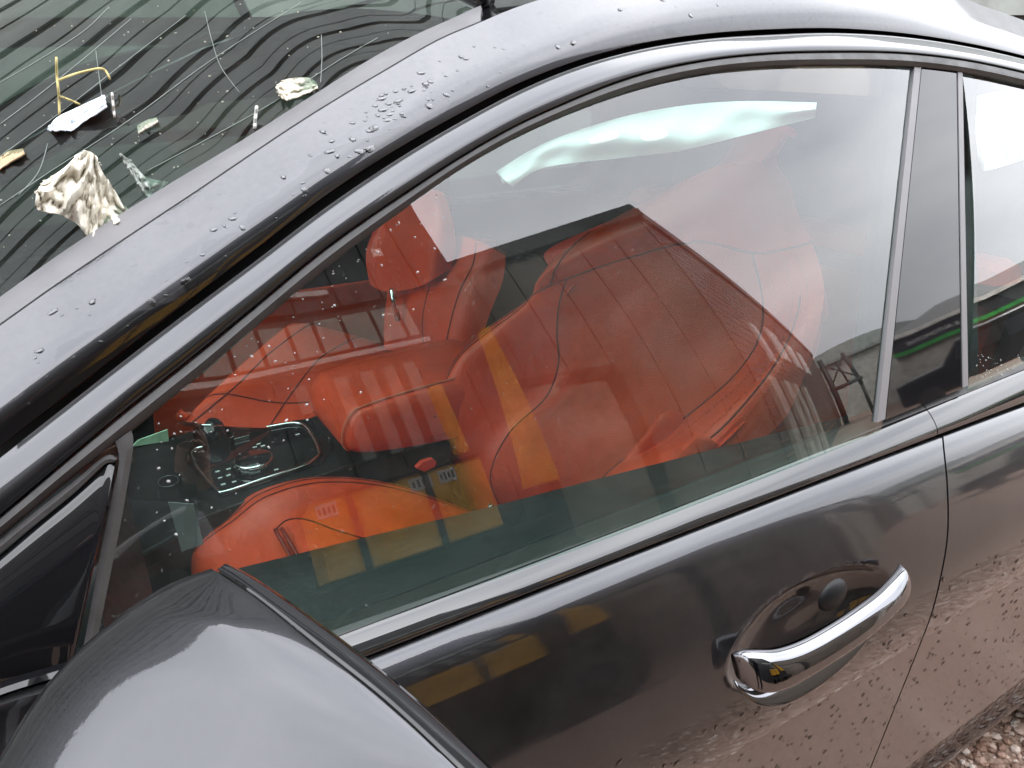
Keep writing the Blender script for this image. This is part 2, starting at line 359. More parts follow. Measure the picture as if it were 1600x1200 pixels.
# dark door surround with a rounded head on the brown wall
ring = curve3([(2.62, 0), (2.62, 2.9), (2.60, 3.12), (2.45, 3.2), (1.55, 2.98), (1.38, 2.92), (1.33, 2.7), (1.33, 0)], 56)
for q0, q1, o0, o1, mt in ((0, .17, .0, .03, EM['eave']), (.17, 1.3, .0, .012, EM['pale'])):
    pts0 = [np.array([p[0]+(q0 if p[0] < 2 else -q0), p[1]-(q0 if p[1] > .05 else 0)]) for p in ring]
    if q0 == 0:
        pin = [np.array([p[0]+(q1 if p[0] < 2 else -q1), p[1]-(q1 if p[1] > .05 else 0)]) for p in ring]
        grid('door_surround', [[P3(K, d1, p[0], p[1], .03) for p in pts0], [P3(K, d1, p[0], p[1], .03) for p in pin]], mt, bu, solid=.03, outward=(0, -1, 0), smooth=False)
    else: mesh('door_leaf', [P3(K, d1, p[0], p[1], .012) for p in pts0], [tuple(range(len(pts0)))], EM['doorleaf'], bu, smooth=False, solid=.01, outward=(0, -1, 0))
wallbox('eaves_gutter', K, d1, -.05, 6, 5.25, 5.38, -.3, .10, EM['eave'], bu); wallbox('roof_edge', K, d1, -.03, 6, 5.38, 5.56, -.6, .04, EM['eave'], bu)
z_ = .3
while z_ < 5.2:
    wallbox('siding_board', K, d2, .02, 26.8, z_, z_+.15, -.06, 0, EM['dk'], bu); wallbox('siding_lath', K, d2, .02, 26.8, z_+.165, z_+.18, -.06, .005, EM['wood'], bu); z_ += .2
wallbox('roof_edge', K, d2, -.02, 27, 5.25, 5.55, -.6, .05, EM['eave'], bu)
for s_ in (.85, 2.7, 4.3, 6.6): wallbox('pale_pier', K, d2, s_, s_+.85, 0, 2.05, 0, .06, EM['pale'], bu)
for s_, z_, l_ in ((3.0, 2.55, .7), (5.6, 2.9, 1.7), (9, 2.9, 1.6), (12.3, 2.9, 1.8)):
    w = wallbox('window_frame', K, d2, s_, s_+l_, z_, z_+1.0, 0, .04, EM['frame'], bu)
# --- yellow machine in front of the workshop
ym = empty('yellow_loader', (-1.2, 5.0, 0), 'yellow loader with a raised boom and white labels, reflected in the front window', 'loader')
O2, D2 = (0.0, 4.95), (1.0, 0.0)
wallbox('chassis', O2, D2, -2.35, -.5, .45, 1.05, -1.3, -.08, EM['ydark'], ym, .03)
for a, b_ in ((-.84, -.60), (-1.38, -.88), (-1.86, -1.42)):
    wallbox('side_panel', O2, D2, a if a != -1.86 else -1.84, b_, 1.10, 1.90, -1.2, .0, EM['yellow'], ym, .012)
wallbox('top_rail', O2, D2, -1.9, -.56, 1.92, 1.97, -1.2, .03, EM['ydark'], ym)
for a in (-.86, -1.40): wallbox('post', O2, D2, a-.02, a+.02, 1.06, 1.93, -.05, .02, EM['ydark'], ym)
for a, w_ in ((-.70, .14), (-1.36, .16), (-1.56, .13)):
    l_ = wallbox('warning_label', O2, D2, a-w_/2, a+w_/2, 1.72, 1.86, 0, .004, EM['label'], ym)
    for k in range(4): wallbox('ink_mark', O2, D2, a-w_/2+.015+k*w_/4.4, a-w_/2+.03+k*w_/4.4, 1.75+.01*(k % 2), 1.82+.012*((k+1) % 2), .004, .006, EM['ink'], ym)
wallbox('mast', O2, D2, -1.79, -1.70, 1.97, 2.80, -.12, 0, EM['yellow'], ym, .01)
prism('boom', [(-2.33, 4.95, 1.38), (-2.07, 4.95, 1.40), (-2.26, 4.95, 3.30), (-2.34, 4.95, 3.32)], (0, -.10, 0), EM['yellow'], ym)
for wx in (-2.0, -.85):
    rows = []
    for k in range(28):
        a = k/28*2*math.pi; rows.append([(wx+r*math.cos(a), 4.95+w_, .42+r*math.sin(a)) for r, w_ in ((.18, .02), (.2, .05), (.38, .05), (.42, .0), (.42, -.25), (.2, -.28))])
    grid('wheel', rows, EM['ydark'], ym, cr=True, solid=.01, outward=(0, 1, 0))
# --- far side of the yard
def far(az, dist, z): return np.array([-.85+math.sin(R(az))*dist, .85+math.cos(R(az))*dist, z])
def vwall(name, az0, az1, dist, z0, z1, th, mat, parent):
    a, b_ = far(az0, dist, z0), far(az1, dist, z0); dv = (b_-a); n = np.array([-dv[1], dv[0], 0]); n /= np.linalg.norm(n)
    if np.dot(n, a) < 0: n = -n
    return obox(name, a, dv, n*th, (0, 0, z1-z0), mat, parent)
bs = empty('barrel_shed', tuple(far(-52, 42, 0)), 'pale shed with a curved roof across the yard, seen in the window reflection', 'shed')
vwall('wall', -46, -58, 42, 0, 5.0, 10, EM['wallg'], bs)
pr = []
for k in range(15):
    u = k/14; a = far(lerp(-45.5, -58.5, u), 41.6, 5.02+1.9*math.sin(math.pi*(.12+.76*u))**.8-.6); pr.append(a)
pr += [far(-58.5, 41.6, 5.02), far(-45.5, 41.6, 5.02)]
nn = far(-52, 1, 0)-far(-52, 0, 0); prism('roof', pr, nn*11, EM['board'], bs)
vwall('dark_door', -49.5, -53.5, 41.9, 0, 2.9, .2, EM['fascia'], bs)
sb = empty('sign_shop', tuple(far(-62, 30, 0)), 'low shop with charcoal sign fascia and green band, reflected in the dark pillar', 'shop')
vwall('wall', -54.6, -72, 30, 0, 2.75, 9, EM['wallg'], sb)
vwall('fascia', -54.5, -72.2, 29.8, 2.85, 3.62, .3, EM['fascia'], sb); vwall('green_band', -54.5, -72.2, 29.78, 2.62, 2.84, .3, EM['green'], sb); vwall('gutter', -54.4, -72.4, 29.6, 3.63, 3.86, .5, EM['gutter'], sb)
a0, a1 = far(-54.4, 29.9, 3.9), far(-72.4, 29.9, 3.9); ap = far(-59, 34, 5.1); ap2 = far(-68, 34, 5.1); bk0, bk1 = far(-54.4, 39, 3.9), far(-72.4, 39, 3.9)
mesh('hip_roof', [a0, a1, bk1, bk0, ap, ap2], [(0, 1, 5, 4), (1, 2, 5), (2, 3, 4, 5), (3, 0, 4), (0, 3, 2, 1)], EM['roofg'], sb, smooth=False)
for z0, z1, q0, q1 in ((1.5, 2.3, -60.2, -62.6), (1.2, 2.4, -63.8, -64.6), (1.2, 2.4, -64.9, -67)): vwall('window', q0, q1, 29.9, z0, z1, .06, EM['gutter'], sb)
vwall('timber_ramp', -61.5, -63.6, 29.4, .9, 1.25, .3, EM['wood'], sb)
def text_mesh(name, s, size, mat, parent, origin, xdir, ydir, ext=.01, align='CENTER'):
    cu = bpy.data.curves.new(name, 'FONT'); cu.body = s; cu.size = size; cu.extrude = ext; cu.align_x = align; cu.align_y = 'CENTER'; cu.resolution_u = 2
    to = bpy.data.objects.new(name+'_c', cu); col.objects.link(to); bpy.context.view_layer.update()
    me = bpy.data.meshes.new_from_object(to.evaluated_get(bpy.context.evaluated_depsgraph_get())); bpy.data.objects.remove(to)
    X = Vector(xdir).normalized(); Yv = Vector(ydir).normalized(); Zv = X.cross(Yv)
    m = Matrix(((X.x, Yv.x, Zv.x, origin[0]), (X.y, Yv.y, Zv.y, origin[1]), (X.z, Yv.z, Zv.z, origin[2]), (0, 0, 0, 1))); me.transform(m)
    me.name = name; me.materials.clear(); me.materials.append(mat); o = bpy.data.objects.new(name, me); col.objects.link(o); fix(parent, o); return o
p0, p1 = far(-54.5, 29.78, 3), far(-72.2, 29.78, 3); dv = (p0-p1)/np.linalg.norm(p0-p1); nn = np.array([-dv[1], dv[0], 0])
if np.dot(nn, np.array([0, 0, 0])-p0) < 0: nn = -nn
dtx = dv if np.cross(dv, [0, 0, 1])@(-np.array([p0[0], p0[1], 0])) > 0 else -dv
tp0 = p0+(p1-p0)*.19
text_mesh('sign_lettering', '& AUTOMOTIVE', .30, EM['frame'], sb, tuple(tp0+nn*.05+np.array([0, 0, .16])), tuple(dtx), (0, 0, 1))
# black van
vn = empty('parked_van', tuple(far(-56.5, 17, 0)), 'black van parked across the yard, reflected in the dark pillar', 'van')
vo = far(-53.6, 17.5, 0); vd = far(-60.2, 17.5, 0)-vo; vl = np.linalg.norm(vd); vd /= vl; vnrm = np.array([-vd[1], vd[0], 0]); vnrm = vnrm if np.dot(vnrm, vo) > 0 else -vnrm
pf = [(0, .35), (0, .95), (.08, 1.05), (.30, 1.12), (.42, 1.75), (.50, 1.86), (.97, 1.88), (1.0, 1.7), (1.0, .35)]
sc_ = 1.9
prism('body', [vo+vd*u*vl*sc_*1.05+np.array([0, 0, z*1.02]) for u, z in pf], vnrm*1.7, EM['van'], vn, bevel=.06)
for u0, u1, z0, z1 in ((.37, .46, 1.15, 1.65), (.50, .68, 1.15, 1.68), (.72, .92, 1.15, 1.68)):
    prism('window', [vo+vd*u*vl*sc_*1.05+np.array([0, 0, z])-vnrm*.012 for u, z in ((u0, z0), (u1, z0), (u1, z1), (u0+(.04 if u0 < .4 else 0), z1))], -vnrm*.01, EM['vglass'], vn)
for u in (.18, .82):
    c0 = vo+vd*u*vl*sc_*1.05+np.array([0, 0, .33])-vnrm*.02
    prism('wheel', [c0+vd*.33*math.cos(a)+np.array([0, 0, .33*math.sin(a)]) for a in np.linspace(0, 2*math.pi, 22, endpoint=False)], vnrm*.2, EM['ydark'], vn)
# lattice gantry
gt = empty('lattice_gantry', tuple(far(-50, 30, 0)), 'dark steel lattice gantry standing in front of the curved roof shed', 'gantry')
def gp_(az, z, d=30): return far(az, d, z)
for a, b_, r_ in ((gp_(-49.1, 0), gp_(-49.1, 4.4), .13), (gp_(-51.3, 2), gp_(-51.0, 4.3), .1), (gp_(-48.8, 2.3), gp_(-51.6, 2.4), .14), (gp_(-49, 2.5), gp_(-51, 4.2), .04), (gp_(-49, 4.1), gp_(-51.2, 2.6), .04), (gp_(-50.4, 2.4), gp_(-50.2, 3.9), .05), (gp_(-51.3, 0), gp_(-51.3, 2), .08)):
    tube('strut', [a, b_], r_, EM['ydark'], gt, n=6)
# --- shed of grey horizontal boards on the far side of the car
sh = empty('boarded_shed', (1, -4.5, 0), 'grey shed of horizontal boards with dark gaps beyond the windscreen', 'shed')
O4, D4 = (0.0, -3.6), (1.0, 0.0)
wallbox('core_wall', O4, D4, -22, 24, 0, 11.2, -5, -.05, EM['gap'], sh)
z_ = .1; k = 0
while z_ < 11.1:
    h_ = .33+.06*((k*7) % 3); wallbox('board', O4, D4, -22, 24, z_, z_+h_, -.05, .012*(k % 2), EM['board'], sh); z_ += h_+(.06 if k % 2 else .14); k += 1
wallbox('sky_block_bay', O4, D4, -7, 6.5, 11.2, 13.6, -5, -.05, EM['gap'], sh)  # upper bay added so the windscreen reflects boards instead of sky
while z_ < 13.4:
    h_ = .33+.06*((k*7) % 3); wallbox('board', O4, D4, -7, 6.5, z_, z_+h_, -.05, .012*(k % 2), EM['board'], sh); z_ += h_+(.06 if k % 2 else .14); k += 1
# ================================================================== THE CAR
car = empty('parked_car', (-.9, 0, 0), 'black four-door car with red leather seats parked on brown gravel', 'car')
def part(name, label=None): # a part that is itself an assembly
    o = bpy.data.objects.new(name, None); o.empty_display_size = .05; col.objects.link(o); fix(car, o)
    if label: o['label'] = label
    return o
front_door = part('front_door'); rear_door = part('rear_door'); roof_p = part('roof'); screen = part('windscreen')
mirror = part('wing_mirror'); console = part('centre_console'); bpil = part('centre_pillar')

# ---- lines traced along the roof side and the window opening (picture columns -> rows), given depth below
L0 = spline([(-150, 965), (0, 840), (100, 757), (202, 677), (262, 628), (322, 580), (394, 516), (465, 456), (525, 407), (639, 322), (725, 262), (800, 219), (875, 184), (987, 143), (1100, 116), (1200, 106), (1300, 104), (1427, 107), (1510, 117), (1600, 136), (1720, 168)])
L1 = spline([(-150, 930), (0, 808), (220, 624), (262, 591), (394, 484), (500, 396), (640, 298), (725, 243), (800, 200), (875, 165), (1000, 117), (1100, 95), (1200, 84), (1300, 81), (1427, 84), (1510, 94), (1600, 113), (1720, 146)])
L2 = spline([(-150, 832), (0, 716), (262, 512), (394, 413), (500, 332), (725, 188), (800, 148), (875, 115), (1000, 78), (1100, 62), (1200, 55), (1300, 52), (1427, 60), (1500, 71), (1600, 93), (1720, 128)])
L3 = spline([(-150, 815), (0, 700), (262, 497), (394, 396), (500, 314), (725, 176), (800, 137), (875, 106), (1000, 70), (1100, 55), (1200, 48), (1300, 46), (1375, 50), (1487, 64), (1600, 88), (1720, 124)])
L5 = spline([(-150, 614), (0, 509), (86, 448), (157, 400), (300, 305), (500, 172), (600, 112), (700, 56), (741, 39), (800, 14), (860, -6), (950, -34), (1100, -62), (1200, -70), (1300, -66), (1427, -38), (1502, -4), (1600, 32), (1720, 84)])
L4 = spline([(-150, 573), (0, 464), (86, 402), (142, 364), (262, 289), (375, 221), (487, 150), (600, 80), (650, 54), (706, 29), (752, 8), (800, -12)])
yG = lambda px: glass_hit((px, L0(px)))[1]
cols = list(np.arange(-150, 1721, 17.0))
YG = {c: yG(c) for c in cols}
def row(f, dy, cs=cols, f2=None, t=0):
    return [aty((c, f(c) if f2 is None else lerp(f(c), f2(c), t)), YG[c]-dy) for c in cs]
# rubber seal round the window
grid('window_seal', [row(L0, .004), row(L0, -.004, f2=L1, t=.15), row(L0, -.006, f2=L1, t=.5), row(L0, 0, f2=L1, t=.85), row(L1, .012)], MAT['rubber'], roof_p, solid=.006, outward=(0, 1, 0))
# gloss strip above the seal
grid('gutter_strip', [row(L1, .014), row(L1, .005, f2=L2, t=.05), row(L1, .005, f2=L2, t=.2), row(L1, .0085, f2=L2, t=.40), row(L1, .0150, f2=L2, t=.62), row(L1, .0222, f2=L2, t=.85), row(L2, .0275), row(L2, .038, f2=L3, t=.1)], MAT['paint'], roof_p, solid=.004, outward=(0, 1, 1))
grid('gutter_gap', [row(L1, .064, f2=L2, t=.9), row(L3, .076)], MAT['dark'], roof_p, solid=.004, outward=(0, 1, 1))
grid('gutter_gap', [row(L0, .030, f2=L1, t=.3), row(L1, .034, f2=L2, t=.5)], MAT['dark'], roof_p, solid=.004, outward=(0, 1, 1))
# roof side and front pillar skin
RT = [0, .02, .06, .15, .25, .38, .58, .82, 1]
LOWT = {.15: .0012, .25: .0030, .38: .0042, .58: .0044, .82: .0042, 1: .0036}   # the pillar foot turns more outward than the roof rail
def prow(t_, d_): return [aty((c, lerp(L3(c), L5(c), t_)), YG[c]-d_+LOWT.get(t_, 0)*(1-sm(60, 620, c))) for c in cols]
rr = [prow(t_, d_) for t_, d_ in zip(RT, (.056, .046, .0465, .0488, .0527, .0610, .0785, .1005, .1175))]
side = grid('roof_side_panel', rr, MAT['paint_up'], roof_p, solid=.004, outward=(0, 1, 1))
ridx = [i for i, c in enumerate(cols) if c > 745]
E5 = [rr[-1][i] for i in ridx]
def edge_attr(o, tvals, nc):
    a = o.data.attributes.new('edge', 'FLOAT', 'POINT')
    for i, t in enumerate(tvals):
        for j in range(nc): a.data[i*nc+j].value = t
edge_attr(side, RT, len(cols))
top_rows = []
for k in range(0, 13):
    v = 1-k/6.0
    top_rows.append([np.array([P[0]-.0*k, P[1]*v, P[2]+.035*(1-v*v)-.002]) for P in E5])
grid('roof_skin', top_rows, MAT['gloss'], roof_p, solid=.006, outward=(0, 0, 1))
mir = lambda rows: [[np.array([p[0], -p[1], p[2]]) for p in r] for r in rows]
grid('roof_side_panel', mir(rr), MAT['paint_up'], roof_p, solid=.004, outward=(0, -1, 1))
# windscreen edge trim and the windscreen itself
wc = [c for c in cols if c <= 760]
for c in wc: pass
tr_rows = [[aty((c, L5(c)+10), YG[c]-.131) for c in wc], [aty((c, L5(c)), YG[c]-.126) for c in wc], [aty((c, lerp(L5(c), L4(c), .5)), YG[c]-.150) for c in wc], [aty((c, L4(c)), YG[c]-.172) for c in wc], [aty((c, L4(c)+4), YG[c]-.180) for c in wc]]
grid('edge_trim', tr_rows, MAT['grey'], screen, solid=.004, outward=(0, 1, 1))
tube('trim_seam', [aty((c, L5(c)), YG[c]-.1215) for c in wc], .0014, MAT['dark'], screen, n=6)
E4 = [aty((c, L4(c)+2), YG[c]-.175) for c in wc]
wrows = []
E4 = curve3(E4, 3*(len(E4)-1))
for k in range(0, 121):
    v = 1-k/60.0; q = 1-abs(v)**1.5
    wrows.append([np.array([P[0]+.16*q, P[1]*v, P[2]+.166*q]) for P in E4])
grid('pane', wrows, MAT['wglass'], screen, solid=.005, outward=(.3, 0, 1))
tube('header_trim', [r[-1]+np.array([-.01, 0, .004]) for r in wrows], .012, MAT['gloss'], roof_p)

# ---- front side window glass
def belt_px(x): return 996-.394*(x-534)
gl_rows = []
def glass_panel(name, parent, leftx, rightx, n=40, m=14):
    # left edge / right edge given as functions of v (0 top, 1 bottom) in picture columns
    rows = []
    for j in range(m+1):
        v = j/m; r = []
        for i in range(n+1):
            u = i/n; xt = lerp(leftx(0), rightx(0), u); xb = lerp(leftx(1), rightx(1), u)
            top = glass_hit((xt, L0(xt)-6)); bot = glass_hit((xb, belt_px(xb)+10 if xb < 1400 else 575-.36*(xb-1600)+8))
            x = lerp(top[0], bot[0], v); z = lerp(top[2], bot[2], v)
            r.append(np.array([x, S(x, z), z]))
        rows.append(r)
    return grid(name, rows, MAT['glass'], parent, solid=.004, outward=(0, 1, 0))
glass_panel('side_window', front_door, lambda v: lerp(150, 90, v), lambda v: lerp(1431, 1376, v))
glass_panel('side_window', rear_door, lambda v: lerp(1503, 1512, v), lambda v: lerp(1720, 1760, v), n=14)

# ---- body side: shoulder line, crease and sill measured along the car
def fitline(pts, y, deg=2):
    P = [aty(p, y) for p in pts]; c = np.polyfit([p[0] for p in P], [p[2] for p in P], deg); return lambda x: float(np.polyval(c, x))
zB0 = fitline([(534, 996), (687, 935), (772, 902), (1100, 773), (1372, 664), (1510, 606), (1600, 572)], .868, 2)
zBg = fitline([(597, 1044), (800, 950), (1100, 831), (1292, 752), (1475, 682), (1600, 634)], .897, 2)
zC = fitline([(1124, 1200), (1442, 996), (1600, 900)], .9725, 1)
zS = fitline([(1440, 1176), (1506, 1126), (1600, 1056)], .945, 1)
zF = fitline([(1470, 1200), (1572, 1123)], .927, 1)
plan = lambda x: -.018*(x+1.0)**2
prof = spline([(0, .897), (.012, .9035), (.03, .9105), (.05, .9155), (.10, .9235), (.2, .9365), (.35, .953), (.48, .9655), (.58, .9725), (.7, .977), (.85, .978), (.96, .975), (1, .9725)])
XS = aty((1473, 682), .897)[0]
hc = aty((1279, 982), .955); hrear = aty((1406, 917), .977); hfront = aty((1153, 1058), .977)
hax = np.array([hrear[0]-hfront[0], hrear[2]-hfront[2]]); hlen = np.linalg.norm(hax)/2; hax /= np.linalg.norm(hax); hcen = np.array([(hrear[0]+hfront[0])/2, (hrear[2]+hfront[2])/2-.009])
HB = .057
def bowl(x, z):
    d = np.array([x, z])-hcen; a = np.dot(d, hax)/hlen; b = (d[0]*-hax[1]+d[1]*hax[0]); b = -b if False else b
    q = math.sqrt(a*a+(b/HB)**2)
    if q >= 1.0: return 0
    return -.034*(1-q**2.6)**.75
def skin_pt(x, t):
    g, c, s = zBg(x), zC(x), zS(x)
    if t <= 1:
        z = lerp(g, c, t); y = prof(t)+plan(x)
        if t < .02: z += .001*(t/.02)
    else:
        q = t-1; z = lerp(c, s, q); y = lerp(.9685, .949, q)-.004*math.sin(q*math.pi)+plan(x)
    return x, y, z
shut = spline([(600, 1470), (682, 1473), (760, 1480), (840, 1480), (900, 1470), (960, 1455), (1000, 1440), (1100, 1400), (1200, 1360), (1400, 1280)])
def XSf(t):
    lo_, hi_ = -1.25, -.6
    for _ in range(40):
        mid = (lo_+hi_)/2; u_, v_ = proj(skin_pt(mid, t))
        if u_ > shut(v_): lo_ = mid
        else: hi_ = mid
    return (lo_+hi_)/2
tl = [0, .006, .014, .024, .036, .05, .07, .09, .12]+list(np.linspace(.15, .96, 64))+[.975, .985, .993, 1.0, 1.004, 1.02, 1.05]+list(np.linspace(1.1, 2.0, 14))
def arch(x, z):
    return z
def skin(name, parent, x0, x1, n, hand=False, mat='paint'):
    xs = list(np.linspace(x0, x1, n))
    rows = []
    for t in tl:
        r = []; sx_ = XSf(t)-XS
        for x in xs:
            w_ = 1-min(1, abs(x-XS)/.45)
            X, Y, Z = skin_pt(x+sx_*max(0, w_), t)
            if hand: Y += bowl(X, Z)
            if x < -1.40:      # wheel arch opening
                d = .43**2-(x+1.86)**2
                if d > 0: Z = max(Z, .33+math.sqrt(d))
            r.append(np.array([X, Y, Z]))
        rows.append(r)
    r0 = [p+np.array([0, -.012, -.004]) for p in rows[0]]
    rows.insert(0, r0)
    for r in rows:   # rolled edges at the shut lines
        pass
    k = [i for i, t in enumerate([0]+tl) if t <= 1.0][-1]+1
    a = grid('skin', rows[:k], MAT[mat], parent, solid=.006, outward=(0, 1, 0))
    b = grid('lower_skin', rows[k-1:], MAT['paint_low'], parent, solid=.006, outward=(0, 1, 0))
    a['label'] = None; del a['label']
    return a, b
skin('skin', front_door, XS+.0018, .20, 230, True)
fen = part('front_wing')
skin('skin', fen, .205, .95, 24)
skin('skin', rear_door, -1.80, XS-.0018, 90)
# rear quarter, fastback and tail
_zb, _zc, _zs = zBg, zC, zS
zBg = lambda x: _zb(max(x, -1.75))-.10*max(0, -1.75-x)**2; zC = lambda x: _zc(max(x, -1.75))+.02*max(0, -1.75-x); zS = lambda x: max(_zs(max(x, -1.75)), .26)+.10*max(0, -1.9-x)
quarter = part('rear_quarter')
skin('skin', quarter, -2.75, -1.803, 70)
re_ = [np.array(r[-1]) for r in rr]; re_ = re_[-1]
fb, sidep = [], []
for k in range(15):
    u = k/14; x_ = lerp(re_[0], -2.75, u); zt = lerp(re_[2], 1.02, sm(-.15, 1.05, u)); hw_ = lerp(re_[1], .74, u**1.3)
    fb.append([np.array([x_, hw_*v, zt+.035*(1-v*v)]) for v in np.linspace(1, -1, 17)])
grid('fastback', fb, MAT['paint'], quarter, solid=.006, outward=(0, 0, 1))
for s_ in (1, -1):
    sp_ = []
    for k in range(15):
        p = fb[k][0]; xb = lerp(-1.50, -2.75, k/14); q_ = np.array([xb, .897+plan(xb), zBg(xb)]); sp_.append([np.array([lerp(p[0], q_[0], f), s_*(lerp(p[1], q_[1], f)+.025*math.sin(f*math.pi)), lerp(p[2], q_[2], f)]) for f in np.linspace(0, 1, 9)])
    grid('rear_pillar', sp_, MAT['paint'], quarter, solid=.006, outward=(0, s_, .5))
grid('tail', [[np.array([-2.75-.06*math.sin(v*math.pi), y_*.93, lerp(1.02 if abs(y_) < .75 else .95, .30, v)]) for y_ in np.linspace(-.92, .92, 13)] for v in np.linspace(0, 1, 9)], MAT['paint'], quarter, solid=.006, outward=(-1, 0, 0))
# dark jamb behind the shut line
grid('door_jamb', [[np.array([XSf(t)+dx, skin_pt(XSf(t), t)[1]-.016, skin_pt(XSf(t), t)[2]]) for t in np.linspace(.02, 2, 40)] for dx in (-.04, .04)], MAT['dark'], car, solid=.004, outward=(0, 1, 0))
grid('door_flange', [[np.array([x, .8965+plan(x)-.012, zBg(x)+dz]) for x in np.linspace(-1.8, .6, 50)] for dz in (.012, -.02)], MAT['dark'], car, solid=.004, outward=(0, 1, 0))
# belt moulding: a lip and a rounded strip, split at the shut line
def moulding(parent, x0, x1, n):
    xs = np.linspace(x0, x1, n); rows = [[] for _ in range(9)]; lip = [[] for _ in range(4)]
    for x in xs:
        a, b = zB0(x), zBg(x); yt = .868+plan(x)*.6; yb = .8965+plan(x)
        for k, (f, o) in enumerate([(0.10, -.006), (.13, .003), (.22, .0045), (.36, .0055), (.52, .0058), (.68, .0048), (.82, .0030), (.93, .0005), (.95, -.006)]):
            rows[k].append(np.array([x, lerp(yt, yb, f)+o, lerp(a, b, f)+.0015]))
        for k, (f, o) in enumerate([(-.06, -.012), (-.04, .000), (.09, .0025), (.11, -.006)]):
            lip[k].append(np.array([x, lerp(yt, yb, f)+o, lerp(a, b, f)+.0015]))
    grid('belt_moulding', rows, MAT['mould'], parent, solid=.003, outward=(0, 1, 1))
    grid('belt_seal', lip, MAT['rubber'], parent, solid=.003, outward=(0, 1, 1))
moulding(front_door, XS+.0102, .62, 60); moulding(rear_door, -1.8, XS+.0085, 30)
# sill
rows = [[], [], [], [], []]
for x in np.linspace(-1.46, .9, 60):
    s, f = zS(x), zF(x); p = plan(x)
    for k, (q, y) in enumerate([(0, .938), (.10, .932), (.72, .925), (.80, .931), (1, .927)]): rows[k].append(np.array([x, y+p, lerp(s, f, q)]))
rows.append([p+np.array([0, -.12, -.01]) for p in rows[-1]])
grid('sill', rows, MAT['gloss'], car, solid=.006, outward=(0, 1, 0))

# ---- rear wheel
wh = part('rear_wheel')
tp = [(.245, .10), (.25, .118), (.30, .128), (.325, .118), (.338, .09), (.342, .05), (.342, -.05), (.338, -.09), (.325, -.118), (.25, -.118)]
rows = []
for k in range(72):
    a = k/72*2*math.pi; rows.append([np.array([-1.86+r*math.cos(a), .80+w, .342+r*math.sin(a)]) for r, w in tp])
grid('tyre', rows, MAT['tyre'], wh, cr=True)
rp2 = [(.06, .05), (.08, .09), (.20, .075), (.236, .10), (.245, .10)]
rows = []
for k in range(60):
    a = k/60*2*math.pi; s_ = .015*math.cos(10*a)
    rows.append([np.array([-1.86+r*math.cos(a), .80+w+(s_ if 0 < i < 3 else 0), .342+r*math.sin(a)]) for i, (r, w) in enumerate(rp2)])
grid('rim', rows, MAT['satin'], wh, cr=True, solid=.004, outward=(0, 1, 0))
rows = []
for k in range(25):
    a = k/24*math.pi; rows.append([np.array([-1.86+.42*math.cos(a), y, .33+.42*math.sin(a)]) for y in (.60, .92)])
grid('arch_liner', rows, MAT['carpet'], wh, solid=.004, outward=(0, 0, 1))

# ---- door handle: recess is pressed into the skin; grip, lip, lock
def hp(a, b, y):  # handle coordinates: a along -1..1 (front..rear), b up in metres
    d = hcen+hax*a*hlen+np.array([-hax[1], hax[0]])*b*(-1 if hax[0] < 0 else 1)
    return np.array([d[0], y, d[1]])
gp = [(-1.0, 0.0190, .972, 0.0038, 0.0121), (-.95, 0.0200, .983, 0.0103, 0.0180), (-.84, 0.0190, .991, 0.0132, 0.0188), (-.65, 0.0170, .997, 0.0128, 0.0162), (-.4, 0.0170, 1.0, 0.0118, 0.0142), (-.1, 0.0190, 1.001, 0.0113, 0.0135), (.2, 0.0220, 1.0005, 0.0109, 0.0132), (.5, 0.0260, .998, 0.0103, 0.0124), (.75, 0.0300, .993, 0.0103, 0.0124), (.92, 0.0330, .985, 0.0086, 0.0098), (1.0, 0.0340, .974, 0.0038, 0.0046)]
gp2 = [(-.98, -.006, .975, .003, .004), (-.85, -.021, .984, .006, .007), (-.6, -.0285, .988, .007, .010), (-.2, -.030, .989, .007, .010), (.2, -.0255, .988, .006, .008), (.55, -.015, .985, .004, .005), (.8, -.003, .981, .002, .002)]
def sweep(name, gp, mat):
    gp = curve3(gp, 60); rows = []
    for a, b, y, th, ht in gp:
        rows.append([hp(a, b+ht*math.copysign(abs(math.sin(q))**.8, math.sin(q)), y+th*math.copysign(abs(math.cos(q))**.8, math.cos(q))-1.1*ht*math.sin(q)) for q in np.linspace(0, 2*math.pi, 16, endpoint=False)])
    return mesh(name, [p for r in rows for p in r], grid_faces(len(rows), 16, False, True)+[tuple(range(16)), tuple((len(rows)-1)*16+i for i in range(16))], mat, front_door)
sweep('handle_lower_lip', gp2, MAT['hchrome'])
gp = curve3(gp, 60)
rows = []
for a, b, y, th, ht in gp:
    ring = []
    for k in range(20):
        q = k/20*2*math.pi; cx, cz = math.cos(q), math.sin(q)
        zz_ = math.copysign(abs(cz)**.75, cz); ring.append(hp(a, b+ht*zz_, y+th*math.copysign(abs(cx)**.7, cx)-.46*ht*zz_))
    rows.append(ring)
vs_ = [p for r in rows for p in r]; fs = grid_faces(len(rows), 20, False, True)+[tuple(range(20)), tuple((len(rows)-1)*20+i for i in range(20))]
handle = mesh('door_handle', vs_, fs, MAT['hchrome'], front_door)
rim = []
for k in range(96):
    q = k/96*2*math.pi; d = hcen+hax*math.cos(q)*hlen*1.0+np.array([-hax[1], hax[0]])*math.sin(q)*HB*1.0
    lo_, hi_ = 0., 1.
    for _ in range(30):
        mid = (lo_+hi_)/2
        if skin_pt(d[0], mid)[2] > d[1]: lo_ = mid
        else: hi_ = mid
    rim.append(np.array([d[0], skin_pt(d[0], lo_)[1]+.0005, d[1]]))

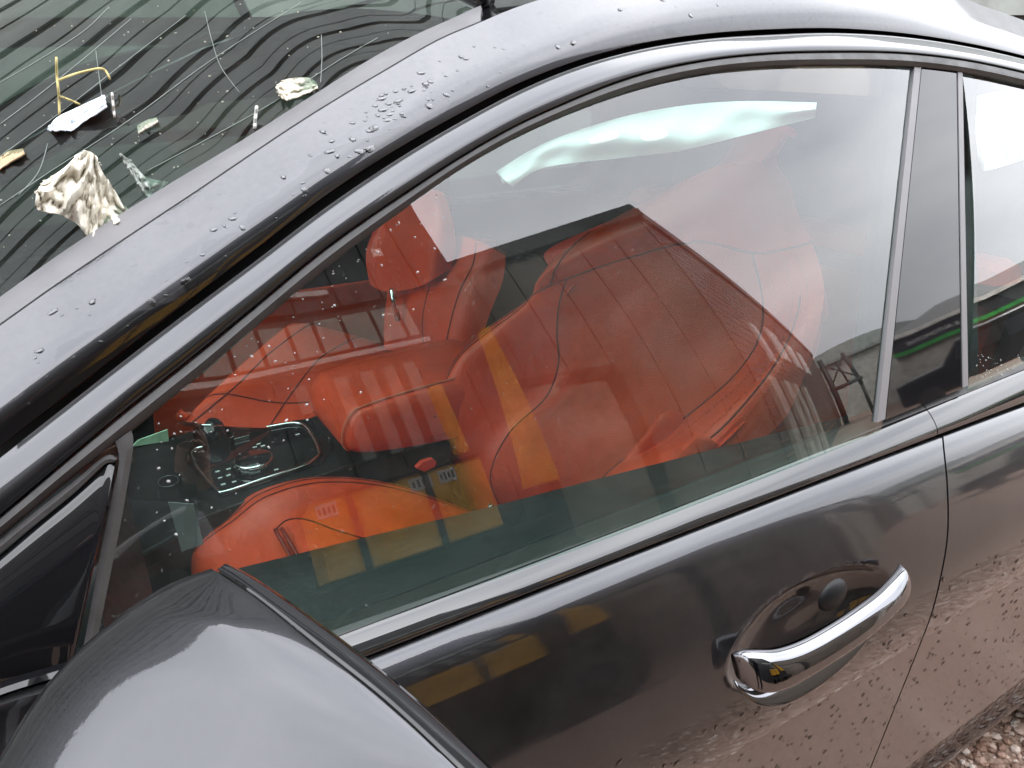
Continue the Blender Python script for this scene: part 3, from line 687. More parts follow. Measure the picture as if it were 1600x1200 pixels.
lk = hp(.30, .022, .952); rows = []
for i in range(9):
    a = i/8*math.pi/2; rows.append([lk+np.array([.023*math.cos(a)*math.cos(q), .011*math.sin(a), .021*math.cos(a)*math.sin(q)]) for q in np.linspace(0, 2*math.pi, 24, endpoint=False)])
grid('lock_cover', rows, MAT['blackp'], front_door, cc=True)

# ---- centre pillar trims
def bquad(name, tl_, tr_, br_, bl_, off, mat, th=.004, n=12, parent=bpil):
    rows = []
    for j in range(n+1):
        v = j/n; r = []
        for i in range(5):
            u = i/4; p = (lerp(lerp(tl_[0], tr_[0], u), lerp(bl_[0], br_[0], u), v), lerp(lerp(tl_[1], tr_[1], u), lerp(bl_[1], br_[1], u), v))
            r.append(glass_hit(p, off))
        rows.append(r)
    return grid(name, rows, mat, parent, solid=th, outward=(0, 1, 0))
bquad('pillar_panel', (1441, 100), (1499, 108), (1507, 606), (1384, 656), .003, MAT['gloss'])
bquad('pillar_trim', (1430, 98), (1440, 100), (1383, 655), (1371, 660), .0045, MAT['grey'], .006)
bquad('pillar_trim', (1497, 106), (1504, 108), (1513, 602), (1505, 606), .0045, MAT['grey'], .006)
pb = glass_hit((1376, 650), -.05)
# ================================================================== MIRROR, SAIL, INTERIOR
def densify(net, su, sv):       # bicubic refinement of a control net of 3D points
    rows = [curve3(r, su*(len(r)-1)) for r in net]; n = len(rows[0])
    colsd = [curve3([rows[i][j] for i in range(len(rows))], sv*(len(rows)-1)) for j in range(n)]
    return [[colsd[j][i] for j in range(n)] for i in range(len(colsd[0]))]
def net(px, ys, su=6, sv=6):
    out = []
    for i, r in enumerate(px):
        yy = ys[i] if isinstance(ys[0], (list, tuple)) else ys
        out.append([aty(p, y) for p, y in zip(r, yy)])
    return densify(out, su, sv)
# --- mirror
def mz(pts):  # mirror edge given as picture point and height
    return [(p[0], p[1], atz(p, p[2])[1]) for p in pts]
A_ = curve3(mz([(340, 893, 1.172), (400, 933, 1.169), (500, 1013, 1.161), (600, 1093, 1.152), (700, 1186, 1.141), (800, 1284, 1.128)]), 40)
A2_ = curve3(mz([(350, 887, 1.167), (405, 917, 1.163), (520, 999, 1.154), (610, 1070, 1.145), (710, 1158, 1.133), (815, 1258, 1.120)]), 40)
B_ = curve3(mz([(330, 889, 1.167), (262, 914, 1.158), (185, 966, 1.147), (110, 1033, 1.134), (52, 1105, 1.120), (-10, 1205, 1.102)]), 40)
nB = len(A_)
def mrow(t, dy):
    out = []
    for i in range(nB):
        a, b = A_[i], B_[i]; s = i/(nB-1); p = lerp(b, a, t); out.append(aty((p[0], p[1]), p[2]+dy*min(1, .25+s*2.2)))
    return out
under = [p+np.array([.012, -.02, -.05]) for p in mrow(0, 0)]
mr = [under, [p+np.array([.004, -.012, -.012]) for p in mrow(0, 0)], mrow(0, 0), mrow(.04, .006), mrow(.12, .010), mrow(.26, .012), mrow(.45, .012), mrow(.65, .0095), mrow(.85, .005), mrow(.98, .001), mrow(1.0, -.001)]
grid('cap', [list(q) for q in zip(*densify([list(q) for q in zip(*mr)], 3, 1))], MAT['paint'], mirror, solid=.003, outward=(0, 1, 1))
seamrow = [aty((p[0]+4, p[1]-1), p[2]-.012) for p in A_]
rimr = [[aty((p[0]+2, p[1]), p[2]-.002) for p in A_], seamrow, [aty((lerp(p[0], q[0], .35)+2, lerp(p[1], q[1], .35)), lerp(p[2], q[2], .3)+.002) for p, q in zip(A_, A2_)], [aty((lerp(p[0], q[0], .75), lerp(p[1], q[1], .75)), lerp(p[2], q[2], .7)+.003) for p, q in zip(A_, A2_)], [aty((q[0], q[1]), q[2]) for q in A2_], [aty((q[0], q[1]), q[2])+np.array([.01, -.012, -.06]) for q in A2_]]
grid('rim', rimr, MAT['gloss'], mirror, solid=.003, outward=(-.3, 1, 1))
# --- sail panel at the window's front corner
sf = [(205, 672), (208, 700), (192, 800), (172, 900), (152, 1000), (140, 1050)]
def strip(name, left, right, off0, off1, mat, parent, th=.004, n=24, mid=None):
    l_, r_ = curve3(left, n), curve3(right, n)
    rows = [[glass_hit(tuple(p), off0) for p in l_]]
    if mid is not None: rows.append([glass_hit(tuple((np.array(p)+np.array(q))/2), mid) for p, q in zip(l_, r_)])
    rows.append([glass_hit(tuple(q), off1) for q in r_])
    return grid(name, rows, mat, parent, solid=th, outward=(0, 1, 0))
strip('sail_frame', [(180, 690), (186, 722), (172, 790), (154, 880), (136, 980), (122, 1050)], sf, .006, .002, MAT['rubber'], front_door, .006, mid=.007)
strip('sail_frame', [(-120, 940), (-30, 868), (50, 803), (120, 748), (165, 712), (184, 716)], [(-120, 962), (-30, 890), (50, 823), (120, 766), (160, 728), (178, 722)], .004, .006, MAT['rubber'], front_door, .006, mid=.007)
top_ = curve3([(-120, 964), (-30, 892), (50, 825), (110, 776), (155, 735), (170, 718), (180, 724)], 42)
bot_ = curve3([(-120, 1105), (-30, 1082), (40, 1061), (90, 1046), (112, 1038), (122, 1000), (150, 870), ], 42)
n_ = min(len(top_), len(bot_)); rows = []
for k, (f, off) in enumerate(((0, .002), (.05, .007), (.13, .010), (.4, .0125), (.7, .012), (.93, .009), (1, .003))):
    rows.append([glass_hit(tuple(lerp(top_[int(i*(len(top_)-1)/(n_-1))], bot_[int(i*(len(bot_)-1)/(n_-1))], f)), off) for i in range(n_)])
grid('sail_panel', rows, MAT['gloss'], front_door, solid=.004, outward=(0, 1, 0))
def ystrip(name, pts, ys, mat, parent, th=.004, out=(0, 1, 1)):
    rows = [[aty(p, y) for p in curve3(r, 20)] for r, y in zip(pts, ys)]; return grid(name, rows, mat, parent, solid=th, outward=out)
ystrip('sail_moulding', [[(-140, 1118), (0, 1066), (70, 1044), (128, 1028)], [(-140, 1128), (0, 1076), (70, 1054), (130, 1036)], [(-140, 1140), (0, 1086), (70, 1064), (132, 1044)]], [.872, .885, .888], MAT['gloss'], front_door)
ystrip('mirror_foot', [[(-140, 1140), (0, 1086), (70, 1063), (132, 1044)], [(-140, 1160), (0, 1102), (80, 1080), (150, 1060)], [(-140, 1176), (0, 1114), (90, 1100), (170, 1080)], [(-140, 1196), (0, 1138), (95, 1124), (180, 1110)], [(-140, 1300), (0, 1230), (110, 1215), (200, 1200)]], [.884, .898, .901, .902, .928], MAT['paint_up'], front_door)

# --- cabin shell
cab = part('cabin')
box('floor', (-1.75, -.80, .22), (.75, .80, .27), MAT['carpet'], cab); box('firewall', (.62, -.75, .25), (.70, .75, 1.0), MAT['carpet'], cab)
box('rear_bulkhead', (-1.95, -.70, .25), (-1.80, .70, 1.30), MAT['carpet'], cab)
dp = [(.02, .62), (.00, .80), (.05, .92), (.16, .98), (.62, 1.0), (.62, .45), (.20, .45)]
prism('dashboard', [(x_, -.74, z_) for x_, z_ in dp], (0, 1.44, 0), MAT['blackp'], cab, bevel=.02)
box('parcel_shelf', (-1.95, -.7, .95), (-1.55, .7, .98), MAT['carpet'], cab)
# far doors
fd = part('far_doors')
prism('door_panel', [(.55, -.78, .27), (-1.75, -.78, .27), (-1.75, -.76, .985), (.55, -.80, 1.0)], (0, -.12, 0), MAT['blackp'], fd, bevel=.01)
prism('door_insert', [(-.1, -.775, .45), (-.85, -.775, .45), (-.95, -.772, .80), (-.15, -.775, .82)], (0, .012, 0), MAT['red'], fd, bevel=.006)
gr = []
for j in range(9):
    r = []
    for i in range(21):
        x_ = lerp(.35, -1.6, i/20); zt = 1.33-.35*max(0, (x_+.35)/.7)**2 if x_ > -.35 else 1.36-.05*((x_+.7)/.9)**2
        z_ = lerp(.96, max(zt, 1.0), j/8); r.append(np.array([x_, -S(x_, z_), z_]))
    gr.append(r)
grid('side_window', gr, MAT['dimglass'], fd, solid=.004, outward=(0, -1, 0))  # far glass tinted darker than the near panes to dim the cabin
zt_ = lambda x_: (1.33-.35*max(0, (x_+.35)/.7)**2 if x_ > -.35 else 1.36-.05*((x_+.7)/.9)**2)
grid('rail_lining', [[np.array([x_, -S(x_, zt_(x_))+.012+k*.03, zt_(x_)-.025+k*.05]) for x_ in np.linspace(.3, -1.75, 40)] for k in range(4)], MAT['blackp'], fd, solid=.01, outward=(0, 1, -1))
box('rear_lining', (-1.80, -.74, .90), (-1.56, -.60, 1.42), MAT['blackp'], fd)
box('pillar', (-1.02, -.80, .95), (-.90, -.70, 1.40), MAT['gloss'], fd)
# near door inner pad and seal
zin = [[(300, 905), (405, 880), (560, 842), (750, 796), (900, 757), (1060, 716), (1200, 680), (1300, 655), (1372, 634)], [(300, 920), (405, 905), (560, 862), (750, 815), (900, 775), (1060, 733), (1200, 692), (1300, 664), (1372, 642)], [(330, 985), (440, 945), (590, 893), (760, 838), (905, 795), (1065, 747), (1205, 701), (1300, 670), (1372, 646)], [(440, 1022), (520, 972), (640, 922), (780, 870), (920, 815), (1075, 757), (1210, 706), (1300, 675), (1372, 650)], [(450, 1030), (530, 985), (650, 934), (790, 880), (930, 825), (1085, 765), (1215, 713), (1305, 680), (1374, 655)]]
ydp = [.70, .735, .765, .80, .81]
rows = [[aty(p, y) for p in curve3(r, 40)] for r, y in zip(zin, ydp)]
rows = densify(rows, 1, 4); rows.insert(0, [p+np.array([0, -.01, -.25]) for p in rows[0]])
grid('inner_pad', rows, MAT['pad'], front_door, solid=.004, outward=(0, .2, 1))
tube('inner_seal', [aty(p, .832) for p in curve3([(430, 1034), (530, 981), (650, 929), (790, 874), (930, 819), (1085, 759), (1215, 709), (1372, 652)], 40)], .006, MAT['pad'], front_door, n=8)
tube('inner_seal', [aty(p, .846) for p in curve3([(430, 1046), (540, 990), (660, 938), (800, 883), (940, 827), (1090, 768), (1220, 716), (1374, 658)], 40)], .0055, MAT['rubber'], front_door, n=8)
# centre pillar lining and roof lining
bquad('pillar_lining', (1400, 95), (1520, 100), (1530, 620), (1340, 675), -.06, MAT['blackp'], .02)
# --- seats
seat = part('passenger_seat'); drv = part('driver_seat')
YA = [.060, .105, .175, .30, .43, .565, .635, .655]
spx = [
 [(760, 850), (775, 845), (800, 850), (850, 850), (920, 840), (975, 820), (1060, 780), (1130, 760)],
 [(737, 800), (752, 795), (787, 804), (850, 800), (905, 790), (938, 763), (1040, 735), (1110, 725)],
 [(710, 735), (728, 730), (766, 745), (835, 740), (905, 735), (965, 725), (1080, 705), (1180, 692)],
 [(681, 655), (703, 652), (795, 677), (850, 672), (930, 665), (1020, 690), (1121, 675), (1225, 655)],
 [(690, 608), (713, 602), (852, 622), (905, 610), (985, 600), (1076, 648), (1162, 632), (1248, 610)],
 [(713, 559), (738, 555), (872, 570), (935, 558), (1025, 540), (1142, 592), (1207, 575), (1264, 560)],
 [(754, 518), (782, 516), (870, 520), (955, 495), (1060, 475), (1183, 535), (1238, 515), (1284, 490)],
 [(795, 489), (815, 488), (873, 478), (965, 448), (1080, 425), (1192, 475), (1250, 455), (1286, 435)],
 [(829, 463), (842, 455), (885, 436), (975, 405), (1085, 378), (1175, 395), (1232, 388), (1268, 378)],
 [(838, 441), (852, 425), (900, 400), (985, 368), (1085, 340), (1162, 338), (1215, 335), (1246, 330)],
 [(862, 410), (882, 390), (928, 366), (1000, 335), (1090, 300), (1160, 292), (1208, 290), (1236, 292)],
 [(905, 376), (925, 362), (960, 341), (1020, 310), (1090, 274), (1150, 262), (1192, 258), (1216, 264)],
 [(950, 356), (962, 346), (990, 326), (1040, 296), (1095, 268), (1142, 254), (1172, 252), (1190, 258)]]
YH = [.20, .225, .27, .34, .42, .49, .53, .55]
sys_ = []
for i in range(13):
    q = sm(5, 9.5, i); bul = 0
    sys_.append([lerp(a, b, q)+(.025*math.sin(math.pi*j/7) if i >= 9 else 0) for j, (a, b) in enumerate(zip(YA, YH))])
SU, SV = 8, 8
G = net(spx, sys_, SU, SV)
def seatpart(name, r0, r1, c0, c1, mat, parent=seat, GG=None):
    g_ = GG or G; rows = [r[c0*SU:c1*SU+1] for r in g_[r0*SV:r1*SV+1]]; o = grid(name, rows, mat, parent, solid=.06, outward=(1, .6, .3))
    nc = len(rows[0]); au = o.data.attributes.new('pu', 'FLOAT', 'POINT'); av = o.data.attributes.new('pv', 'FLOAT', 'POINT'); acc = np.zeros(nc)
    for i, r in enumerate(rows):
        a = 0.0
        for j in range(nc):
            if j: a += np.linalg.norm(r[j]-r[j-1])
            if i: acc[j] += np.linalg.norm(r[j]-rows[i-1][j])
            au.data[i*nc+j].value = a; av.data[i*nc+j].value = acc[j]
    return o
seatpart('inner_bolster', 0, 8, 0, 2, MAT['red']); seatpart('backrest_panel', 0, 8, 2, 5, MAT['redp']); seatpart('outer_bolster', 0, 8, 5, 7, MAT['red']); seatpart('headrest', 8, 12, 0, 7, MAT['red'])
def on(GG, i, j, off=.002):
    P = GG[int(i)][int(j)]; return P+(CAM-P)/np.linalg.norm(CAM-P)*off
def seam(name, idx, rad=.0015, mat='seam', GG=None, parent=seat, off=.001):
    g_ = GG or G; tube(name, [on(g_, i, j, off) for i, j in idx], rad, MAT[mat], parent, n=6)
for cidx in (2, 5): seam('piping', [(i, cidx*SU) for i in range(0, 8*SV+1)])
seam('piping', [(i, 6*SU) for i in range(2*SV, 7*SV)], .0015); seam('piping', [(8*SV, j) for j in range(0, 7*SU+1)])
seam('piping', [(i, 2) for i in range(2*SV, 8*SV)], .0015); seam('piping', [(i, 5) for i in range(3*SV, 8*SV)], .001)
hr = [(8*SV+int(k), int(1.6*SU)) for k in range(0, 3*SV)]; seam('piping', hr, .002)
for cidx, off in ((5*SU+2, .0012), (6*SU-2, .001), (6*SU+2, .001)):
    pts = [on(G, i, cidx, off) for i in range(2*SV, 8*SV)]
    pp = curve3(pts, 4*len(pts)); vs_, fs = [], []
    for k in range(0, len(pp)-2, 3):     # stitches
        a, b_ = np.array(pp[k]), np.array(pp[min(k+1, len(pp)-1)]); d_ = (b_-a); w_ = np.cross(d_, [0, 1, 0]); w_ = w_/(np.linalg.norm(w_)+1e-9)*.0009; n0 = len(vs_)
        vs_ += [a-w_, b_-w_, b_+w_, a+w_]+[q+np.array([.0008, .0012, .0008]) for q in (a-w_, b_-w_, b_+w_, a+w_)]
        fs += [tuple(n0+q for q in f) for f in ((4, 5, 6, 7), (0, 1, 5, 4), (1, 2, 6, 5), (2, 3, 7, 6), (3, 0, 4, 7))]
    mesh('stitching', vs_, fs, MAT['stitch'], seat, smooth=False)['kind'] = 'stuff'
# lower side cushion thumb and seat badge
def blob(name, outline, y, bulge, mat, parent, n=40, rings=6, side=1):
    c0 = np.array(outline).mean(0); o_ = curve3(outline, n, True); rows = []
    for k in range(rings+1):
        f = k/rings; rows.append([aty(tuple(lerp(np.array(p), c0, f)), y+bulge*math.sqrt(max(0, 1-(1-f)**2))) for p in o_])
    return grid(name, rows, mat, parent, cc=True, solid=.01, outward=(.5, 1, .4))
blob('side_cushion', [(938, 765), (975, 716), (1010, 672), (1030, 648), (1053, 642), (1070, 655), (1058, 690), (1020, 735), (985, 775)], .565, .014, MAT['red'], seat)
blob('side_cushion', [(1020, 745), (1060, 705), (1092, 678), (1122, 688), (1150, 660), (1172, 640), (1195, 655), (1180, 690), (1120, 720), (1060, 745)], .635, .012, MAT['red'], seat)
bc = aty((767, 795), .25)
bd = np.cross([0, 0, 1.0], CAM-bc); bd /= np.linalg.norm(bd); bu_ = np.cross(CAM-bc, bd); bu_ /= np.linalg.norm(bu_); bn = (CAM-bc)/np.linalg.norm(CAM-bc)
def disc(name, c, ru, rv, th, mat, parent, n=24):
    return prism(name, [c+bd*ru*math.cos(a)+bu_*rv*math.sin(a) for a in np.linspace(0, 2*math.pi, n, endpoint=False)], bn*th, mat, parent, bevel=.001)
disc('badge', bc+bn*.012, .0065, .0115, .004, MAT['gloss'], seat); disc('badge_mark', bc+bn*.0165, .0035, .0075, .001, MAT['chrome'], seat)
# cushion
cpx = [
 [(296, 905), (300, 915), (300, 940), (340, 1000), (410, 1070), (490, 1120)],
 [(292, 862), (304, 862), (318, 880), (360, 950), (430, 1020), (510, 1075)],
 [(352, 812), (366, 812), (392, 842), (440, 905), (510, 985), (590, 1040)],
 [(402, 768), (420, 774), (455, 806), (525, 870), (600, 945), (680, 1000)],
 [(500, 745), (512, 753), (560, 796), (640, 855), (720, 920), (800, 970)],
 [(620, 757), (630, 766), (670, 806), (740, 850), (820, 895), (900, 940)],
 [(757, 806), (767, 812), (790, 835), (850, 860), (920, 880), (1000, 900)]]
Gc = net(cpx, [.10, .145, .20, .33, .47, .60], SU, SV)
edge = [[p+np.array([.0, -.03, -.16]) for p in [r[0] for r in Gc]]]
full = [[Gc[i][0]+np.array([.01, -.03, -.15])]+list(Gc[i]) for i in range(len(Gc))]
grid('cushion', [r for r in full], MAT['red'], seat, solid=.04, outward=(0, .4, 1))
seam('piping', [(i, 5) for i in range(SV, 6*SV)], GG=Gc); seam('piping', [(i, 8) for i in range(SV, 6*SV)], .0012, GG=Gc)
for a, b_ in (((430, 828), (466, 895)), ((440, 826), (478, 893))): tube('thigh_split', [aty(p, y+.006) for p, y in zip(curve3([a, ((a[0]+b_[0])/2+1, (a[1]+b_[1])/2), b_], 12), np.linspace(.23, .34, 13))], .0035, MAT['redd'], seat)
tube('piping', [aty(p, y+.006) for p, y in zip(curve3([(432, 826), (450, 812), (480, 812), (530, 830), (600, 850)], 24), np.linspace(.21, .30, 25))], .0015, MAT['seam'], seat)
tube('frame_gap', [aty(p, .22) for p in [(740, 800), (757, 808), (775, 818)]], .007, MAT['dark'], seat)
# driver's seat beyond
dpx = [[(292, 652), (330, 610), (385, 560), (440, 512), (455, 505)], [(300, 660), (372, 600), (420, 553), (475, 512), (490, 508)], [(420, 668), (455, 615), (500, 560), (550, 530), (565, 527)], [(560, 650), (570, 610), (590, 570), (610, 552), (620, 548)], [(700, 640), (690, 610), (670, 575), (655, 560), (650, 556)]]
Gd = net(dpx, [-.15, -.24, -.40, -.54, -.58], SU, SV)
grid('cushion', [list(r) for r in Gd[2:]], MAT['red'], drv, solid=.02, outward=(0, .4, 1))
seam('piping', [(i, 6) for i in range(0, 4*SV)], GG=Gd, parent=drv); seam('piping', [(2*SV, j) for j in range(0, 4*SU)], GG=Gd, parent=drv); seam('piping', [(SV, j) for j in range(0, 4*SU)], GG=Gd, parent=drv)
bpx = [[(735, 650), (705, 640), (680, 600), (640, 560), (600, 545)], [(742, 575), (700, 560), (660, 520), (625, 505), (600, 498)], [(762, 500), (720, 470), (670, 450), (630, 452), (605, 460)], [(785, 440), (745, 415), (690, 405), (640, 412), (608, 425)], [(790, 400), (750, 378), (700, 365), (650, 372), (612, 390)]]
Gb = net(bpx, [-.13, -.17, -.30, -.45, -.55], SU, SV)
grid('backrest', Gb, MAT['red'], drv, solid=.06, outward=(1, .6, .3))
seam('piping', [(i, 9) for i in range(0, 4*SV)], GG=Gb, parent=drv); seam('piping', [(i, SU*2) for i in range(0, 4*SV)], GG=Gb, parent=drv)
hpx = [[(705, 420), (670, 440), (640, 452), (600, 455), (578, 445)], [(712, 380), (680, 385), (640, 392), (596, 405), (572, 410)], [(705, 335), (680, 332), (640, 338), (600, 360), (574, 385)], [(692, 300), (672, 296), (640, 302), (610, 325), (588, 352)]]
Gh = net(hpx, [[-.24, -.26, -.36, -.46, -.49], [-.23, -.24, -.33, -.45, -.49], [-.24, -.26, -.35, -.46, -.49], [-.27, -.30, -.38, -.46, -.48]], SU, SV)
grid('headrest', Gh, MAT['red'], drv, solid=.06, outward=(1, .6, .3))
tube('headrest_post', [aty((612, 452), -.42), aty((622, 500), -.42)], .008, MAT['chrome'], drv)
# rear bench
rb = part('rear_bench')
prism('backrest', [(-1.42, -.6, .45), (-1.60, -.6, 1.02), (-1.72, -.6, 1.02), (-1.60, -.6, .40)], (0, 1.2, 0), MAT['red'], rb, bevel=.04)
prism('cushion', [(-1.05, -.6, .40), (-1.08, -.6, .52), (-1.50, -.6, .48), (-1.50, -.6, .36)], (0, 1.2, 0), MAT['red'], rb, bevel=.04)
prism('seat_back_shell', [(-.74, -.55, .35), (-1.0, -.55, .95), (-1.06, -.55, .95), (-.86, -.55, .35)], (0, 1.10, 0), MAT['blackp'], cab, bevel=.02)
# --- centre console
prism('body', [atz(p, .698) for p in ((196, 880), (340, 800), (560, 722), (705, 690), (640, 640), (470, 650), (300, 672), (150, 720))], (0, 0, -.30), MAT['blackp'], console, bevel=.006)
prism('gloss_plate', [atz(p, .700) for p in ((290, 722), (345, 778), (505, 724), (520, 700), (485, 655), (380, 668), (300, 690))], (0, 0, .0025), MAT['gloss'], console, bevel=.001)
fr_ = curve3([(303, 703), (342, 694), (375, 676), (420, 667), (462, 661), (482, 670), (499, 704), (494, 716), (470, 729), (410, 749), (352, 768), (337, 764), (306, 727)], 104, True)
tube('chrome_frame', [atz(p, .706) for p in fr_], .0038, MAT['chrome'], console, n=6, closed=True)
prism('start_button', [atz(p, .703) for p in ((366, 690), (364, 680), (392, 670), (397, 671), (390, 684))], (0, 0, .006), MAT['chrome'], console, bevel=.001)
dc = atz((397, 727), .703)
def lathe(name, c, prof_, mat, parent, n=40, knurl=0):
    rows = []
    for r_, z_ in prof_: rows.append([c+np.array([(r_+(knurl*(k % 2) if r_ > .03 else 0))*math.cos(2*math.pi*k/n), (r_+(knurl*(k % 2) if r_ > .03 else 0))*math.sin(2*math.pi*k/n), z_]) for k in range(n)])
    vs_ = [p for r in rows for p in r]; return mesh(name, vs_, grid_faces(len(rows), n, False, True)+[tuple((len(rows)-1)*n+i for i in range(n))], mat, parent)
lathe('dial_ring', dc, [(.030, 0), (.0375, .001), (.0375, .013), (.036, .016), (.033, .0165)], MAT['chrome'], console, 72, .0006)
lathe('dial_top', dc, [(.0345, .012), (.0345, .0155), (.033, .0175), (.0, .018)][:3], MAT['gloss'], console, 48)
for p in ((340, 737), (344, 747), (349, 757), (357, 743), (366, 753), (357, 733), (432, 734), (424, 716), (398, 699), (411, 697), (404, 694), (465, 679)):
    c0 = atz(p, .7035); box('button_mark', (c0[0]-.004, c0[1]-.0022, c0[2]), (c0[0]+.004, c0[1]+.0022, c0[2]+.001), MAT['print'], console)
gs = atz((332, 688), .70); rows = []
for i in range(9):
    a = i/8*math.pi/2; rows.append([gs+np.array([.036*math.cos(a)*math.cos(q), .05*math.cos(a)*math.sin(q), .055*math.sin(a)**.8]) for q in np.linspace(0, 2*math.pi, 24, endpoint=False)])
grid('gear_selector', rows, MAT['gloss'], console, cc=True)
tube('selector_trim', [aty((315, 664), -.05), aty((348, 666), -.05)], .0025, MAT['chrome'], console)
rg = [atz((263, 752), .703)+np.array([.018*math.cos(a), .022*math.sin(a), 0]) for a in np.linspace(0, 2*math.pi, 32, endpoint=False)]
tube('socket_ring', rg, .0016, MAT['satin'], console, closed=True)
for a, b_ in (((262, 832), (345, 797)), ((345, 797), (560, 722))): tube('edge_line', [atz(a, .7), atz(b_, .7)], .0016, MAT['satin'], console)
ar = curve3([(-.385, .735), (-.375, .77), (-.395, .81), (-.43, .822), (-.55, .83), (-.72, .83), (-.74, .80), (-.74, .70), (-.60, .70), (-.46, .715)], 60, True)
rows = [[np.array([lerp(p[0], -.56, ins), y_, lerp(p[1], .77, ins)]) for p in ar] for y_, ins in ((-.135, .98), (-.134, .5), (-.13, .12), (-.12, .03), (-.09, 0), (.07, 0), (.10, .03), (.11, .12), (.115, .5), (.116, .98))]
o_ = grid('armrest', rows, MAT['red'], console, cc=True)
tube('piping', [np.array([p[0], .098, p[1]+.002]) for p in ar[:36]], .0018, MAT['stitch'], console)
prism('belt_buckle', [aty(p, .13) for p in ((650, 732), (660, 722), (676, 717), (683, 722), (680, 730), (664, 738))], (0, -.012, 0), MAT['buckle'], seat, bevel=.002)
# --- deployed curtain airbag hanging from the roof rail
ab = part('curtain_airbag', 'white deployed airbag crumpled under the roof rail')
def bag(top, bottom, y0, name):
    T, Bm = curve3(top, 60), curve3(bottom, 60); rows = []
    for k in range(13):
        f = k/12; rows.append([glass_hit(tuple(lerp(T[i], Bm[i], f)), -.02+.012*math.sin(f*math.pi)+.0022*math.sin(i*.55+f*5)+.004*math.sin(i*.17-f*6)) for i in range(len(T))])
    grid(name, rows, MAT['white'], ab, solid=.004, outward=(0, 1, 0))
bag([(775, 268), (850, 224), (960, 186), (1060, 166), (1160, 158), (1276, 160)], [(800, 292), (850, 262), (960, 248), (1060, 236), (1160, 212), (1274, 184)], .60, 'fabric')
bag([(1526, 150), (1560, 143), (1600, 146), (1650, 156)], [(1534, 268), (1560, 262), (1600, 250), (1645, 236)], .60, 'fabric')
# ================================================================== DROPS, DEBRIS, STONES, PHOTOGRAPHER
def domes(name, items, mat, parent):   # items: point, normal, radius, height factor
    vs_, fs = [], []
    for P, n, r, h in items:
        n = n/np.linalg.norm(n); u = np.cross(n, [0.3, .1, .9]); u /= np.linalg.norm(u); v_ = np.cross(n, u); b0 = len(vs_); st = random.uniform(.8, 1.35); ph = random.random()*6
        for k in range(7): a = k/7*2*math.pi; rr_ = 1+.22*math.sin(2*a+ph); vs_.append(P+r*rr_*(u*math.cos(a)*st+v_*math.sin(a))-n*.0003)
        for k in range(7): a = k/7*2*math.pi; rr_ = 1+.22*math.sin(2*a+ph); vs_.append(P+.62*r*rr_*(u*math.cos(a)*st+v_*math.sin(a))+n*r*h*.75)
        vs_.append(P+n*r*h)
        for k in range(7):
            k2 = (k+1) % 7; fs.append((b0+k, b0+k2, b0+7+k2, b0+7+k)); fs.append((b0+7+k, b0+7+k2, b0+14))
    o = mesh(name, vs_, fs, mat, parent); o['kind'] = 'stuff'; return o
WD, t, b = newmat('painted_glint_drop'); b.inputs['Base Color'].default_value = (.55, .56, .55, 1); b.inputs['Roughness'].default_value = .1  # sky glint of the drops painted in as diffuse white
trn = t.nodes.new('ShaderNodeBsdfTransparent'); msx = t.nodes.new('ShaderNodeMixShader'); msx.inputs[0].default_value = .45
t.links.new(b.outputs[0], msx.inputs[2]); t.links.new(trn.outputs[0], msx.inputs[1]); t.links.new(msx.outputs[0], t.nodes['Material Output'].inputs[0])
def Sn(P): h = P[2]-1; return np.array([.07*(P[0]+.75), 1, .325+.66*h])
it = []
for k in range(85):
    p = (random.uniform(235, 700), 0); q = random.random(); y_ = L0(p[0])+12+q*q*230
    if y_ > belt_px(p[0])-90 and p[0] > 500: continue
    P = glass_hit((p[0], y_)); it.append((P+Sn(P)*.0004, Sn(P), random.choice((.0006, .0007, .0009, .0013)), .7))
for k in range(50):
    P = glass_hit((random.uniform(1530, 1600), 0) if False else (random.uniform(1525, 1600), random.uniform(552, 590))); it.append((P, Sn(P), random.uniform(.0005, .0012), .6))
domes('water_drops', it, WD, front_door)
it = []
for k in range(800):     # muddy drops below the crease and round the handle
    x_ = random.uniform(-1.55, -.30); q = random.random()
    t_ = 1.03+q*.95 if random.random() < .8 else .62+random.random()*.36
    if abs(x_-XS) < .006: continue
    X_, Y_, Z_ = skin_pt(x_, t_)
    if bowl(X_, Z_) < -.0001: continue
    if x_ < -1.40:
        d_ = .43**2-(x_+1.86)**2
        if d_ > 0 and Z_ < .345+math.sqrt(d_): continue
    n0 = np.array([0, 1, -.10 if t_ > 1 else 0]); r_ = abs(random.gauss(.0017, .0014))+.0007
    it.append((np.array([X_, Y_+.0002, Z_]), n0, min(r_, .0034), .24))
domes('water_drops', it, DROP, car)
it = []
for k in range(70):       # drops on the pillar skin
    c = random.choice([q for q in range(10, 75)]); i_ = random.choice((3, 4, 4, 5, 5, 6)); a, b_ = np.array(rr[i_][c]), np.array(rr[i_+1][c]) if i_+1 < len(rr) else np.array(rr[i_][c])
    P = lerp(a, b_, random.random())+(np.array(rr[i_][c+1])-a)*random.random(); tl2 = np.array(rr[i_][c+1])-a; n0 = np.cross(tl2, b_-a); n0 = n0 if n0[2] > 0 else -n0
    it.append((P, n0, random.choice((.001, .0015, .002, .0035)), .35))
